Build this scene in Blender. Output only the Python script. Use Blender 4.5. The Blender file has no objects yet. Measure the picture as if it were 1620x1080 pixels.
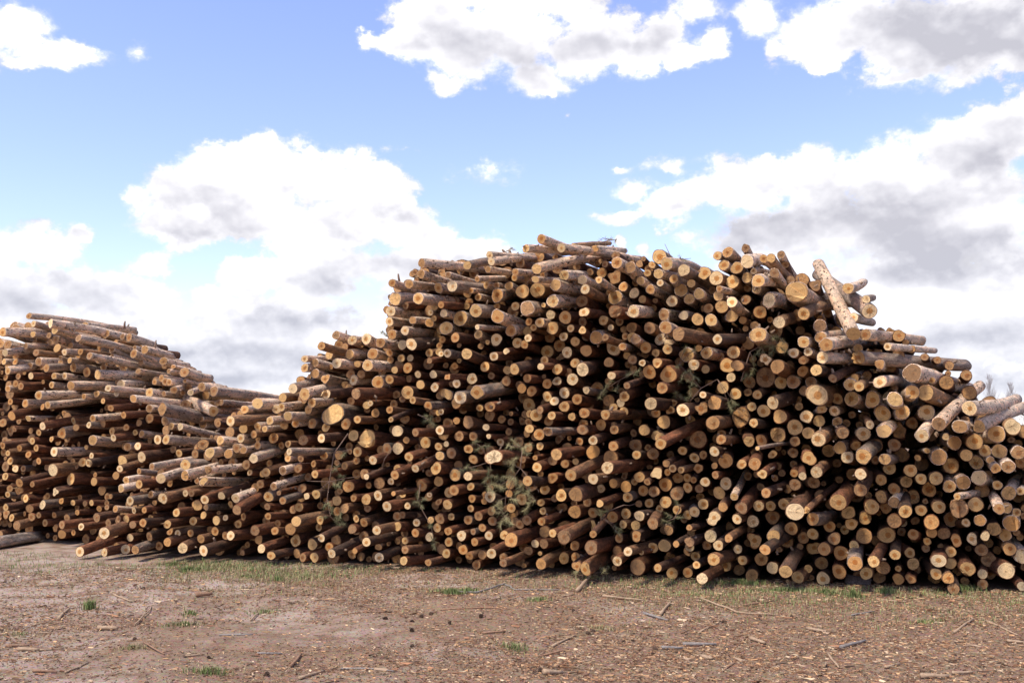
import bpy, math, random
import numpy as np
from mathutils import Vector, Matrix, Quaternion
random.seed(7); RNG = np.random.default_rng(7)
S = bpy.context.scene
C = S.collection
# ---------------------------------------------------------------- camera
F, CX, CY = 1600.0, 810.0, 540.0            # photograph is 1620 x 1080
PITCH = math.radians(5.36); CAMH = 1.75
cam = bpy.data.objects.new('camera', bpy.data.cameras.new('camera')); C.objects.link(cam)
cam.location = (0, 0, CAMH); cam.rotation_euler = (math.radians(90) + PITCH, 0, 0)
cam.data.sensor_width = 36; cam.data.lens = F / 1620 * 36; cam.data.clip_end = 9000; cam.data.clip_start = .05
S.camera = cam
S.view_settings.view_transform = 'Standard'; S.view_settings.look = 'None'
S.view_settings.gamma = 1; S.view_settings.use_curve_mapping = False
S.view_settings.exposure = 0.66
S.render.resolution_x, S.render.resolution_y = 1024, 682
S.render.engine = 'CYCLES'
S.cycles.max_bounces = 4; S.cycles.diffuse_bounces = 2; S.cycles.glossy_bounces = 1

SUN_EL, SUN_AZ = math.radians(58), math.radians(-128)   # azimuth from +Y towards +X

def pix_dir(px, py):
    xc, yc = (px - CX) / F, -(py - CY) / F
    return np.array([xc, math.cos(PITCH) - yc * math.sin(PITCH), math.sin(PITCH) + yc * math.cos(PITCH)])
def pix_azel(px, py):
    d = pix_dir(px, py); d = d / np.linalg.norm(d)
    return math.atan2(d[0], d[1]), math.asin(d[2])
def project(P):
    P = np.asarray(P) - np.array([0, 0, CAMH])
    zf = P[..., 1] * math.cos(PITCH) + P[..., 2] * math.sin(PITCH)
    yu = -P[..., 1] * math.sin(PITCH) + P[..., 2] * math.cos(PITCH)
    return CX + F * P[..., 0] / zf, CY - F * yu / zf
def ground_pt(px, py, z=0.0):
    d = pix_dir(px, py); t = (z - CAMH) / d[2]
    return np.array([0, 0, CAMH]) + d * t

# ---------------------------------------------------------------- node helper
class NT:
    def __init__(s, tree): s.t = tree; s.n = tree.nodes; s.l = tree.links
    def node(s, typ, **kw):
        n = s.n.new(typ)
        for k, v in kw.items(): setattr(n, k, v)
        return n
    def put(s, sock, v):
        if isinstance(v, bpy.types.NodeSocket): s.l.new(v, sock)
        elif v is not None: sock.default_value = v
    def math(s, op, a, b=None, c=None, clamp=False):
        n = s.node('ShaderNodeMath', operation=op); n.use_clamp = clamp
        for i, v in enumerate((a, b, c)):
            if v is not None: s.put(n.inputs[i], v)
        return n.outputs[0]
    def vmath(s, op, a, b=None, c=None):
        n = s.node('ShaderNodeVectorMath', operation=op)
        for i, v in enumerate((a, b, c)):
            if v is not None: s.put(n.inputs[i], v)
        return n.outputs['Value'] if op in ('DOT_PRODUCT', 'LENGTH', 'DISTANCE') else n.outputs['Vector']
    def mix(s, f, a, b, blend='MIX'):
        n = s.node('ShaderNodeMix', data_type='RGBA', blend_type=blend); n.clamp_factor = True
        s.put(n.inputs[0], f); s.put(n.inputs[6], a); s.put(n.inputs[7], b); return n.outputs[2]
    def noise(s, vec, scale, detail=4, rough=.55, dist=0.0):
        n = s.node('ShaderNodeTexNoise'); s.put(n.inputs['Vector'], vec)
        n.inputs['Scale'].default_value = scale; n.inputs['Detail'].default_value = detail
        n.inputs['Roughness'].default_value = rough; n.inputs['Distortion'].default_value = dist
        return n.outputs[0]
    def voro(s, vec, scale, feature='F1', detail=0.0, rough=.5, rnd=1.0):
        n = s.node('ShaderNodeTexVoronoi', feature=feature); s.put(n.inputs['Vector'], vec)
        n.inputs['Scale'].default_value = scale; n.inputs['Randomness'].default_value = rnd
        if 'Detail' in n.inputs: n.inputs['Detail'].default_value = detail; n.inputs['Roughness'].default_value = rough
        return n
    def rng(s, v, a, b, c=0.0, d=1.0, smooth=False):
        n = s.node('ShaderNodeMapRange'); n.clamp = True
        if smooth: n.interpolation_type = 'SMOOTHSTEP'
        s.put(n.inputs[0], v)
        for i, q in enumerate((a, b, c, d)): s.put(n.inputs[i + 1], q)
        return n.outputs[0]
    def attr(s, name):
        return s.node('ShaderNodeAttribute', attribute_name=name)

# ---------------------------------------------------------------- world: blue sky with cumulus
W = bpy.data.worlds.new('World'); S.world = W; W.use_nodes = True
w = NT(W.node_tree); w.n.clear()
sky = w.node('ShaderNodeTexSky', sky_type='NISHITA'); sky.sun_disc = False
sky.sun_elevation = SUN_EL; sky.sun_rotation = SUN_AZ
sky.air_density = 1.0; sky.dust_density = 0.1; sky.ozone_density = 3.0
tc = w.node('ShaderNodeTexCoord').outputs['Generated']
sep = w.node('ShaderNodeSeparateXYZ'); w.put(sep.inputs[0], tc)
az = w.math('ARCTAN2', sep.outputs[0], sep.outputs[1])
el = w.math('ARCSINE', sep.outputs[2])
cmb = w.node('ShaderNodeCombineXYZ'); w.put(cmb.inputs[0], az); w.put(cmb.inputs[1], el)
P0 = cmb.outputs[0]
flat = w.vmath('MULTIPLY', tc, (1, 1, 1.35))
# turbulence that frays every cloud outline
wn = w.node('ShaderNodeTexNoise'); w.put(wn.inputs['Vector'], flat)
wn.inputs['Scale'].default_value = 14; wn.inputs['Detail'].default_value = 5; wn.inputs['Roughness'].default_value = .6
warp = w.vmath('MULTIPLY_ADD', wn.outputs['Color'], (.05, .05, 0), (-.025, -.025, 0))
P1 = w.vmath('ADD', P0, warp)
PG = w.vmath('ADD', P0, w.vmath('MULTIPLY', warp, (.8, .5, 0)))
def field(vec, blobs, k):
    acc = None
    for (px, py, rx, ry, *q) in blobs:
        a, e = pix_azel(px, py); rx, ry = rx / F, ry / F
        v = w.vmath('MULTIPLY_ADD', vec, (1 / rx, 1 / ry, 0), (-a / rx, -e / ry, 0))
        d = w.vmath('LENGTH', v)
        if q: d = w.math('MULTIPLY_ADD', d, 1 / q[0], 1 - 1 / q[0])
        acc = d if acc is None else w.math('SMOOTH_MIN', acc, d, k)
    return acc
COVER = [  # px, py, rx, ry of the puffs that make up each cloud
 (8,45,72,58),(70,92,66,26),(135,88,50,22),(35,108,36,18),(208,82,17,18,3.4),(-40,60,60,60),
 (585,62,30,17),(690,30,85,42),(660,75,40,30),(712,128,46,26),(740,80,90,60),(820,60,110,60),(850,125,80,40),(930,70,100,60),(1020,85,70,42),(1075,88,46,30),(1125,68,34,26),(1100,12,60,28),(1050,50,50,40),(625,66,40,20),(800,0,160,40),(870,150,30,12),
 (1205,25,44,46),(1260,50,60,50),(1225,75,22,22),(1300,45,80,50),(1300,100,36,14),(1420,55,120,70),(1540,50,150,72),(1650,60,90,62),(1450,115,90,14),(1350,40,100,62),(1480,80,160,50),
 (208,318,26,34),(235,350,34,26),(270,300,66,56),(350,290,90,70),(420,240,44,40),(440,280,80,66),(520,290,80,62),(600,300,52,48),(400,345,130,52),(290,362,90,36),(520,350,110,60),(620,360,80,50),(690,385,50,45),(760,400,66,38),(620,430,150,60),(800,410,40,34),
 (60,395,92,40),(132,372,30,20),(0,470,150,70),(235,425,40,26),(150,470,150,48),(330,468,50,30),(390,445,60,40),(500,440,110,70),(450,540,260,90),(150,560,260,80),(350,610,260,70),(50,620,200,60),
 (985,342,46,16),(1060,266,52,15,2.4),(985,272,22,8,3.2),(1008,299,40,20,2.0),(1060,325,60,28),(1100,305,50,26),(1180,300,85,46),(1290,290,90,52),(1400,285,110,62),(1500,245,100,62),(1600,200,90,52),(1680,180,90,60),
 (1200,370,130,52),(1330,360,160,80),(1480,360,230,110),(1350,470,260,90),(1560,500,260,120),(1560,640,260,70),
 (765,275,50,20,3.4),(740,268,17,16,3.4),(636,243,37,13,3.4),(985,378,10,11,2),(1022,390,12,11,2),(898,182,7,6,2.5),(890,620,560,70)]
GREY = [(1590,35,230,90,.48),(1430,50,100,55,.7),(270,372,110,26,.9),(330,340,120,34,1.5),(590,345,90,44,1.3),(850,105,110,34,1.4),(990,75,80,28,1.5),(700,60,60,30,1.9),
 (1170,345,120,30,.95),(1300,350,120,40,1.1),(1440,330,130,44,1.0),(1560,250,120,44,1.0),(1520,400,260,56,.52),(1180,395,70,24,1.0),
 (540,450,70,30,1.0),(470,510,200,36,.8),(100,485,150,24,1.1),(280,560,260,26,.75),(80,440,80,20,1.6),(1580,530,200,26,.8),(700,420,80,30,1.3),(1560,600,200,26,.75),(340,600,120,14,.8)]
cov = field(P1, COVER, .28)
inside = w.math('SUBTRACT', 1.0, cov)
# beyond the frame the same kind of broken cumulus goes on
gen = w.rng(w.noise(flat, 3.1, 3, .5), .40, .66, -1.0, .8)
offz = w.math('MAXIMUM', w.rng(w.math('ABSOLUTE', az), .50, .62, 0, 1, True), w.rng(el, .44, .54, 0, 1, True))
mixf = w.node('ShaderNodeMix', data_type='FLOAT'); w.put(mixf.inputs[0], offz); w.put(mixf.inputs[2], inside); w.put(mixf.inputs[3], gen)
base = mixf.outputs[0]
fb = w.noise(flat, 26, 7, .72)
vb = w.voro(w.vmath('ADD', flat, warp), 22, 'F1', 3.0, .55).outputs['Distance']
puff = w.math('ADD', w.math('MULTIPLY', w.math('SUBTRACT', fb, .5), 1.5), w.math('MULTIPLY', w.math('SUBTRACT', .42, vb), .75))
f3 = w.noise(tc, 95, 4, .6)
puff = w.math('MULTIPLY_ADD', w.math('SUBTRACT', f3, .5), .55, puff)
dens = w.math('MULTIPLY_ADD', puff, .60, w.math('ADD', base, .27))
soft = w.rng(w.noise(flat, 9, 2), .35, .65, .22, .60)
alpha = w.math('POWER', w.rng(dens, -.14, soft, 0, 1, True), 2.2)
# shading: grey bases where the cloud is deep, billows lit from above
gf = w.math('SUBTRACT', 1.25, field(PG, GREY, .7))
sn = w.noise(flat, 7, 3, .40)
gg = w.math('MULTIPLY_ADD', w.math('SUBTRACT', sn, .5), .9, w.math('MULTIPLY', gf, .95))
grey_in = w.rng(gg, -.5, 1.4, 0, .82)
grey_out = w.rng(sn, .38, .68, 0, 1)
mg = w.node('ShaderNodeMix', data_type='FLOAT'); w.put(mg.inputs[0], offz); w.put(mg.inputs[2], grey_in); w.put(mg.inputs[3], grey_out)
up = w.vmath('ADD', flat, (.006, 0, .022))
relief = w.math('ADD', w.math('SUBTRACT', w.noise(flat, 13, 3, .5), w.noise(up, 13, 3, .5)), w.math('MULTIPLY', w.math('SUBTRACT', w.noise(flat, 34, 3, .55), w.noise(w.vmath('ADD', flat, (.002, 0, .008)), 34, 3, .55)), .45))
deep = w.rng(w.math('MULTIPLY_ADD', puff, .25, base), -.05, .62, .0, 1, True)
shade = w.math('MULTIPLY', mg.outputs[0], deep)
shade = w.math('ADD', shade, w.math('MULTIPLY_ADD', relief, 1.5, .17), clamp=True)
# the sunlit billows are brighter than the exposure can hold, the bases are not
lum = w.math('POWER', 2.45, w.math('SUBTRACT', 1.0, shade))
lum = w.math('MULTIPLY', lum, w.rng(dens, -.10, .40, .62, 1.0))     # thin fringes send less light
CLOUD_K = .405
hz = w.rng(el, .02, .2, 1, 0)
tintc = w.mix(shade, (1.0, .985, .975, 1), w.mix(hz, (.97, .965, 1.08, 1), (.94, .98, 1.15, 1)))
sc_ = w.node('ShaderNodeVectorMath', operation='SCALE'); w.put(sc_.inputs[0], tintc); w.put(sc_.inputs['Scale'], w.math('MULTIPLY', lum, CLOUD_K))
cl = sc_.outputs[0]
skyc = w.vmath('MULTIPLY', sky.outputs[0], (1.27, 1.05, 1.16))
SKY_K = 0.15
bgs = w.node('ShaderNodeBackground'); w.put(bgs.inputs[0], skyc); bgs.inputs[1].default_value = SKY_K
bgc = w.node('ShaderNodeBackground'); w.put(bgc.inputs[0], cl); bgc.inputs[1].default_value = 1.0
ms = w.node('ShaderNodeMixShader'); w.put(ms.inputs[0], alpha); w.l.new(bgs.outputs[0], ms.inputs[1]); w.l.new(bgc.outputs[0], ms.inputs[2])
wo = w.node('ShaderNodeOutputWorld'); w.l.new(ms.outputs[0], wo.inputs[0])
W.cycles.sampling_method = 'NONE'

# ---------------------------------------------------------------- sun behind thin cloud, high over the pile
sl = bpy.data.lights.new('sun', 'SUN'); sl.energy = 3.4; sl.angle = math.radians(11); sl.color = (1, .94, .84)
so = bpy.data.objects.new('sun', sl); C.objects.link(so)
sd = Vector((math.sin(SUN_AZ) * math.cos(SUN_EL), math.cos(SUN_AZ) * math.cos(SUN_EL), math.sin(SUN_EL)))
so.rotation_euler = sd.to_track_quat('Z', 'Y').to_euler(); so.location = (0, 0, 30)

# ---------------------------------------------------------------- mesh helpers
def mesh(name, V, faces, mat, smooth=False, attrs=None):
    me = bpy.data.meshes.new(name)
    V = np.asarray(V, np.float32)
    if isinstance(faces, np.ndarray): faces = [faces]
    loops = np.concatenate([f.ravel() for f in faces]).astype(np.int32)
    tot = np.concatenate([np.full(len(f), f.shape[1], np.int32) for f in faces])
    start = np.concatenate([[0], np.cumsum(tot)[:-1]]).astype(np.int32)
    me.vertices.add(len(V)); me.vertices.foreach_set('co', V.ravel())
    me.loops.add(len(loops)); me.loops.foreach_set('vertex_index', loops)
    me.polygons.add(len(tot)); me.polygons.foreach_set('loop_start', start); me.polygons.foreach_set('loop_total', tot)
    me.polygons.foreach_set('use_smooth', np.full(len(tot), smooth))
    for k, (typ, arr) in (attrs or {}).items():
        a = me.attributes.new(k, typ, 'POINT')
        a.data.foreach_set('color' if 'COLOR' in typ else 'vector', np.asarray(arr, np.float32).ravel())
    me.update(calc_edges=True); me.validate(clean_customdata=False)
    if mat: me.materials.append(mat)
    return me
def obj(name, me, parent=None):
    o = bpy.data.objects.new(name, me); C.objects.link(o)
    if parent: o.parent = parent
    return o
def tag(o, label, cat, group=None, kind=None):
    if label: o['label'] = label
    if cat: o['category'] = cat
    if group: o['group'] = group
    if kind: o['kind'] = kind
    return o
def empty(name, loc=(0, 0, 0)):
    o = bpy.data.objects.new(name, None); C.objects.link(o); o.location = loc; o.empty_display_size = .1
    return o
def vnoise(n, m, amp, wrap=True):
    a = RNG.normal(0, 1, (n, m))
    a = (a + np.roll(a, 1, 1) + np.roll(a, -1, 1)) / 1.7
    return a * amp
def tube(pts, radii, n=6, caps=True):
    """tapered tube through points -> V, faces"""
    pts = np.asarray(pts, float); m = len(pts); V = []
    t = np.gradient(pts, axis=0); t /= np.linalg.norm(t, axis=1)[:, None] + 1e-9
    ref = np.array([0, 0, 1.0]) if abs(t[0][2]) < .8 else np.array([1.0, 0, 0])
    ang = np.arange(n) * 2 * math.pi / n
    for i in range(m):
        a = np.cross(t[i], ref); a /= np.linalg.norm(a); b = np.cross(a, t[i])
        V.append(pts[i] + radii[i] * (np.cos(ang)[:, None] * a + np.sin(ang)[:, None] * b))
    V = np.concatenate(V)
    i, j = np.meshgrid(np.arange(m - 1), np.arange(n), indexing='ij')
    q = np.stack([i * n + j, i * n + (j + 1) % n, (i + 1) * n + (j + 1) % n, (i + 1) * n + j], -1).reshape(-1, 4)
    fs = [q]
    if caps:
        V = np.vstack([V, pts[0], pts[-1]]); k = np.arange(n); c = m * n
        fs.append(np.concatenate([np.stack([np.full(n, c), (k + 1) % n, k], 1),
                                  np.stack([np.full(n, c + 1), (m - 1) * n + k, (m - 1) * n + (k + 1) % n], 1)]))
    return V, fs
class Batch:
    """collects many small shapes into one mesh"""
    def __init__(s): s.V = []; s.F = {}; s.A = {}; s.n = 0
    def add(s, V, fs, **at):
        if isinstance(fs, np.ndarray): fs = [fs]
        for f in fs: s.F.setdefault(f.shape[1], []).append(f + s.n)
        s.V.append(V); s.n += len(V)
        for k, v in at.items():
            v = np.asarray(v, float)
            s.A.setdefault(k, []).append(np.broadcast_to(v, (len(V), v.shape[-1])))
    def build(s, name, mat, smooth=False):
        at = {k: ('FLOAT_COLOR' if v[0].shape[1] == 4 else 'FLOAT_VECTOR', np.concatenate(v)) for k, v in s.A.items()}
        return mesh(name, np.concatenate(s.V), [np.concatenate(f) for f in s.F.values()], mat, smooth, at)

# ---------------------------------------------------------------- materials
def material(name):
    m = bpy.data.materials.new(name); m.use_nodes = True; t = NT(m.node_tree); t.n.clear()
    b = t.node('ShaderNodeBsdfPrincipled'); o = t.node('ShaderNodeOutputMaterial'); t.l.new(b.outputs[0], o.inputs[0])
    b.inputs['Specular IOR Level'].default_value = .2; b.inputs['Roughness'].default_value = .85
    return m, t, b
def bump(t, b, h, strength, dist):
    n = t.node('ShaderNodeBump'); n.inputs['Strength'].default_value = strength; n.inputs['Distance'].default_value = dist
    t.put(n.inputs['Height'], h); t.l.new(n.outputs[0], b.inputs['Normal'])

# pine bark: colour of each log in attribute "tint", flakiness in its alpha, log-local coordinates in "lc"
M_BARK, t, b = material('pine_bark')
ti = t.attr('tint'); lc = t.attr('lc').outputs['Vector']
st = t.vmath('MULTIPLY', lc, (1, 1, .28))
n1 = t.noise(st, 9, 5, .6); n2 = t.noise(lc, 60, 4, .65); n3 = t.noise(t.vmath('MULTIPLY', lc, (1, 1, .5)), 26, 5, .6)
vf = t.voro(t.vmath('ADD', t.vmath('MULTIPLY', lc, (1, 1, .45)), t.vmath('MULTIPLY', t.node('ShaderNodeTexNoise').outputs['Color'], (.0, .0, 0))), 55, 'DISTANCE_TO_EDGE').outputs['Distance']
col = t.mix(t.rng(n1, .3, .7), t.vmath('MULTIPLY', ti.outputs['Color'], (.70, .66, .64)), t.vmath('MULTIPLY', ti.outputs['Color'], (1.32, 1.30, 1.28)))
col = t.mix(t.math('MULTIPLY', t.rng(vf, .0, .10, .55, 0), t.math('SUBTRACT', 1.0, t.math('MULTIPLY', ti.outputs['Alpha'], .8))), col, t.vmath('MULTIPLY', col, (.35, .32, .3)))
pa = t.noise(t.vmath('MULTIPLY', lc, (1, 1, .35)), 15, 4, .6, .6)
col = t.mix(t.rng(pa, .50, .60, 0, .8), col, t.vmath('MULTIPLY_ADD', col, (1.6, 1.35, 1.2), (.03, .016, .008)))
col = t.mix(t.math('MULTIPLY', t.rng(pa, .44, .34, 0, .8), t.math('SUBTRACT', 1.0, t.math('MULTIPLY', ti.outputs['Alpha'], .85))), col, t.vmath('MULTIPLY', col, (.42, .42, .45)))
fl = t.math('MULTIPLY', t.rng(n3, .56, .63), ti.outputs['Alpha'])
col = t.mix(fl, col, (.075, .042, .026, 1))
col = t.mix(t.math('MULTIPLY', t.rng(n2, .57, .66), .6), col, t.vmath('MULTIPLY_ADD', col, (1.7, 1.7, 1.7), (.05, .04, .03)))
col = t.mix(t.rng(n2, .42, .34, 0, .75), col, t.vmath('MULTIPLY', col, (.35, .33, .32)))
vs = t.voro(t.vmath('MULTIPLY', lc, (1, 1, .7)), 11, 'F1')
col = t.mix(t.math('MULTIPLY', t.rng(vs.outputs['Distance'], .10, .17, 1, 0), t.math('MULTIPLY', ti.outputs['Alpha'], .9)), col, (.10, .055, .03, 1))
t.put(b.inputs['Base Color'], col); b.inputs['Roughness'].default_value = .88
bump(t, b, t.math('ADD', t.math('ADD', t.math('MULTIPLY', n3, .8), t.math('MULTIPLY', n2, .35)), t.rng(vf, 0, .12, 0, .7)), 1.0, .022)

# sawn end: rings, heartwood, drying cracks; "lc" is the position in units of the radius (z = seed), "wp" = heart, cracks, grime
M_END, t, b = material('sawn_pine_end')
ti = t.attr('tint'); lc = t.attr('lc').outputs['Vector']; wp = t.node('ShaderNodeSeparateXYZ'); t.put(wp.inputs[0], t.attr('wp').outputs['Vector'])
sp = t.node('ShaderNodeSeparateXYZ'); t.put(sp.inputs[0], lc)
xy = t.vmath('MULTIPLY', lc, (1, 1, 0))
wob = t.noise(lc, 1.5, 3)
r = t.math('ADD', t.vmath('LENGTH', xy), t.math('MULTIPLY', t.math('SUBTRACT', wob, .5), .34))
ring = t.math('SINE', t.math('MULTIPLY', t.math('POWER', t.math('MAXIMUM', r, .001), .85), 34))
colr = t.mix(t.rng(ring, -.4, 1, 0, .34), ti.outputs['Color'], t.vmath('MULTIPLY', ti.outputs['Color'], (.62, .48, .36)))
heart = t.math('MULTIPLY', t.rng(r, t.math('MULTIPLY_ADD', wp.outputs[0], .26, .16), t.math('MULTIPLY_ADD', wp.outputs[0], .30, .26), 1, 0), t.math('MINIMUM', t.math('MULTIPLY', wp.outputs[0], 2.2), 1.0))
colr = t.mix(heart, colr, t.vmath('MULTIPLY', colr, (.72, .48, .28)))
pith = t.rng(r, .03, .09, .7, 0)
colr = t.mix(pith, colr, (.10, .05, .025, 1))
sap = t.math('MULTIPLY', t.rng(r, .80, .93), t.math('SUBTRACT', 1.0, wp.outputs[2]))
colr = t.mix(t.math('MULTIPLY', sap, .5), colr, t.vmath('MULTIPLY', colr, (1.35, 1.35, 1.4)))
dirn = t.vmath('NORMALIZE', xy)
cv = t.noise(t.vmath('ADD', t.vmath('MULTIPLY', dirn, (2.6, 2.6, 0)), t.vmath('MULTIPLY', lc, (.12, .12, 1))), 1.0, 4, .7)
crk = t.rng(t.math('ABSOLUTE', t.math('SUBTRACT', cv, .5)), .0, .035, 1, 0)
crk = t.math('MULTIPLY', crk, t.math('MULTIPLY', t.rng(r, .9, .25), wp.outputs[1]))
colr = t.mix(crk, colr, (.06, .035, .02, 1))
gr = t.noise(lc, 3.2, 5, .65)
colr = t.mix(t.math('MULTIPLY', t.rng(gr, .42, .66), wp.outputs[2]), colr, (.16, .10, .055, 1))
fine = t.noise(t.vmath('MULTIPLY', lc, (1, 6, 1)), 9, 3, .6)
colr = t.mix(t.rng(fine, .4, .7, 0, .35), colr, t.vmath('MULTIPLY', colr, (1.25, 1.2, 1.15)))
rim = t.rng(t.vmath('LENGTH', xy), .93, .985, 0, .6)
colr = t.mix(rim, colr, t.vmath('MULTIPLY', colr, (.5, .38, .3)))
t.put(b.inputs['Base Color'], colr); b.inputs['Roughness'].default_value = .8
bump(t, b, t.math('ADD', t.math('MULTIPLY', fine, .5), t.math('ADD', t.math('MULTIPLY', gr, .8), t.math('MULTIPLY', crk, -1.5))), .7, .006)

M_RAW, t, b = material('split_wood')
pn = t.node('ShaderNodeTexCoord').outputs['Object']
n = t.noise(t.vmath('MULTIPLY', pn, (1, 1, .2)), 60, 4)
t.put(b.inputs['Base Color'], t.mix(n, (.28, .15, .07, 1), (.60, .42, .22, 1)))
def plain(name, c1, c2, scale=40, rough=.85):
    m, t, b = material(name)
    n = t.noise(t.node('ShaderNodeTexCoord').outputs['Object'], scale, 4, .6)
    t.put(b.inputs['Base Color'], t.mix(t.rng(n, .3, .7), (*c1, 1), (*c2, 1))); b.inputs['Roughness'].default_value = rough
    bump(t, b, n, .5, .005)
    return m
M_TWIG = plain('twig_bark', (.10, .055, .035), (.26, .17, .12), 60)
M_STUB = plain('stub_bark', (.16, .10, .065), (.34, .24, .16), 60)
M_STICKS = {'pale': plain('pale_stick', (.26, .165, .10), (.44, .31, .20), 45), 'brown': plain('brown_stick', (.17, .09, .055), (.34, .20, .12), 45), 'grey': plain('grey_stick', (.15, .12, .10), (.30, .26, .23), 45)}
M_CONE = plain('pine_cone', (.06, .036, .024), (.16, .10, .065), 160)
M_VC, t, b = material('loose_litter')
ti = t.attr('tint'); t.put(b.inputs['Base Color'], ti.outputs['Color'])
M_BLADE, t, b = material('grass_blade')
ti = t.attr('tint'); t.put(b.inputs['Base Color'], ti.outputs['Color']); b.inputs['Roughness'].default_value = .6
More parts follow.
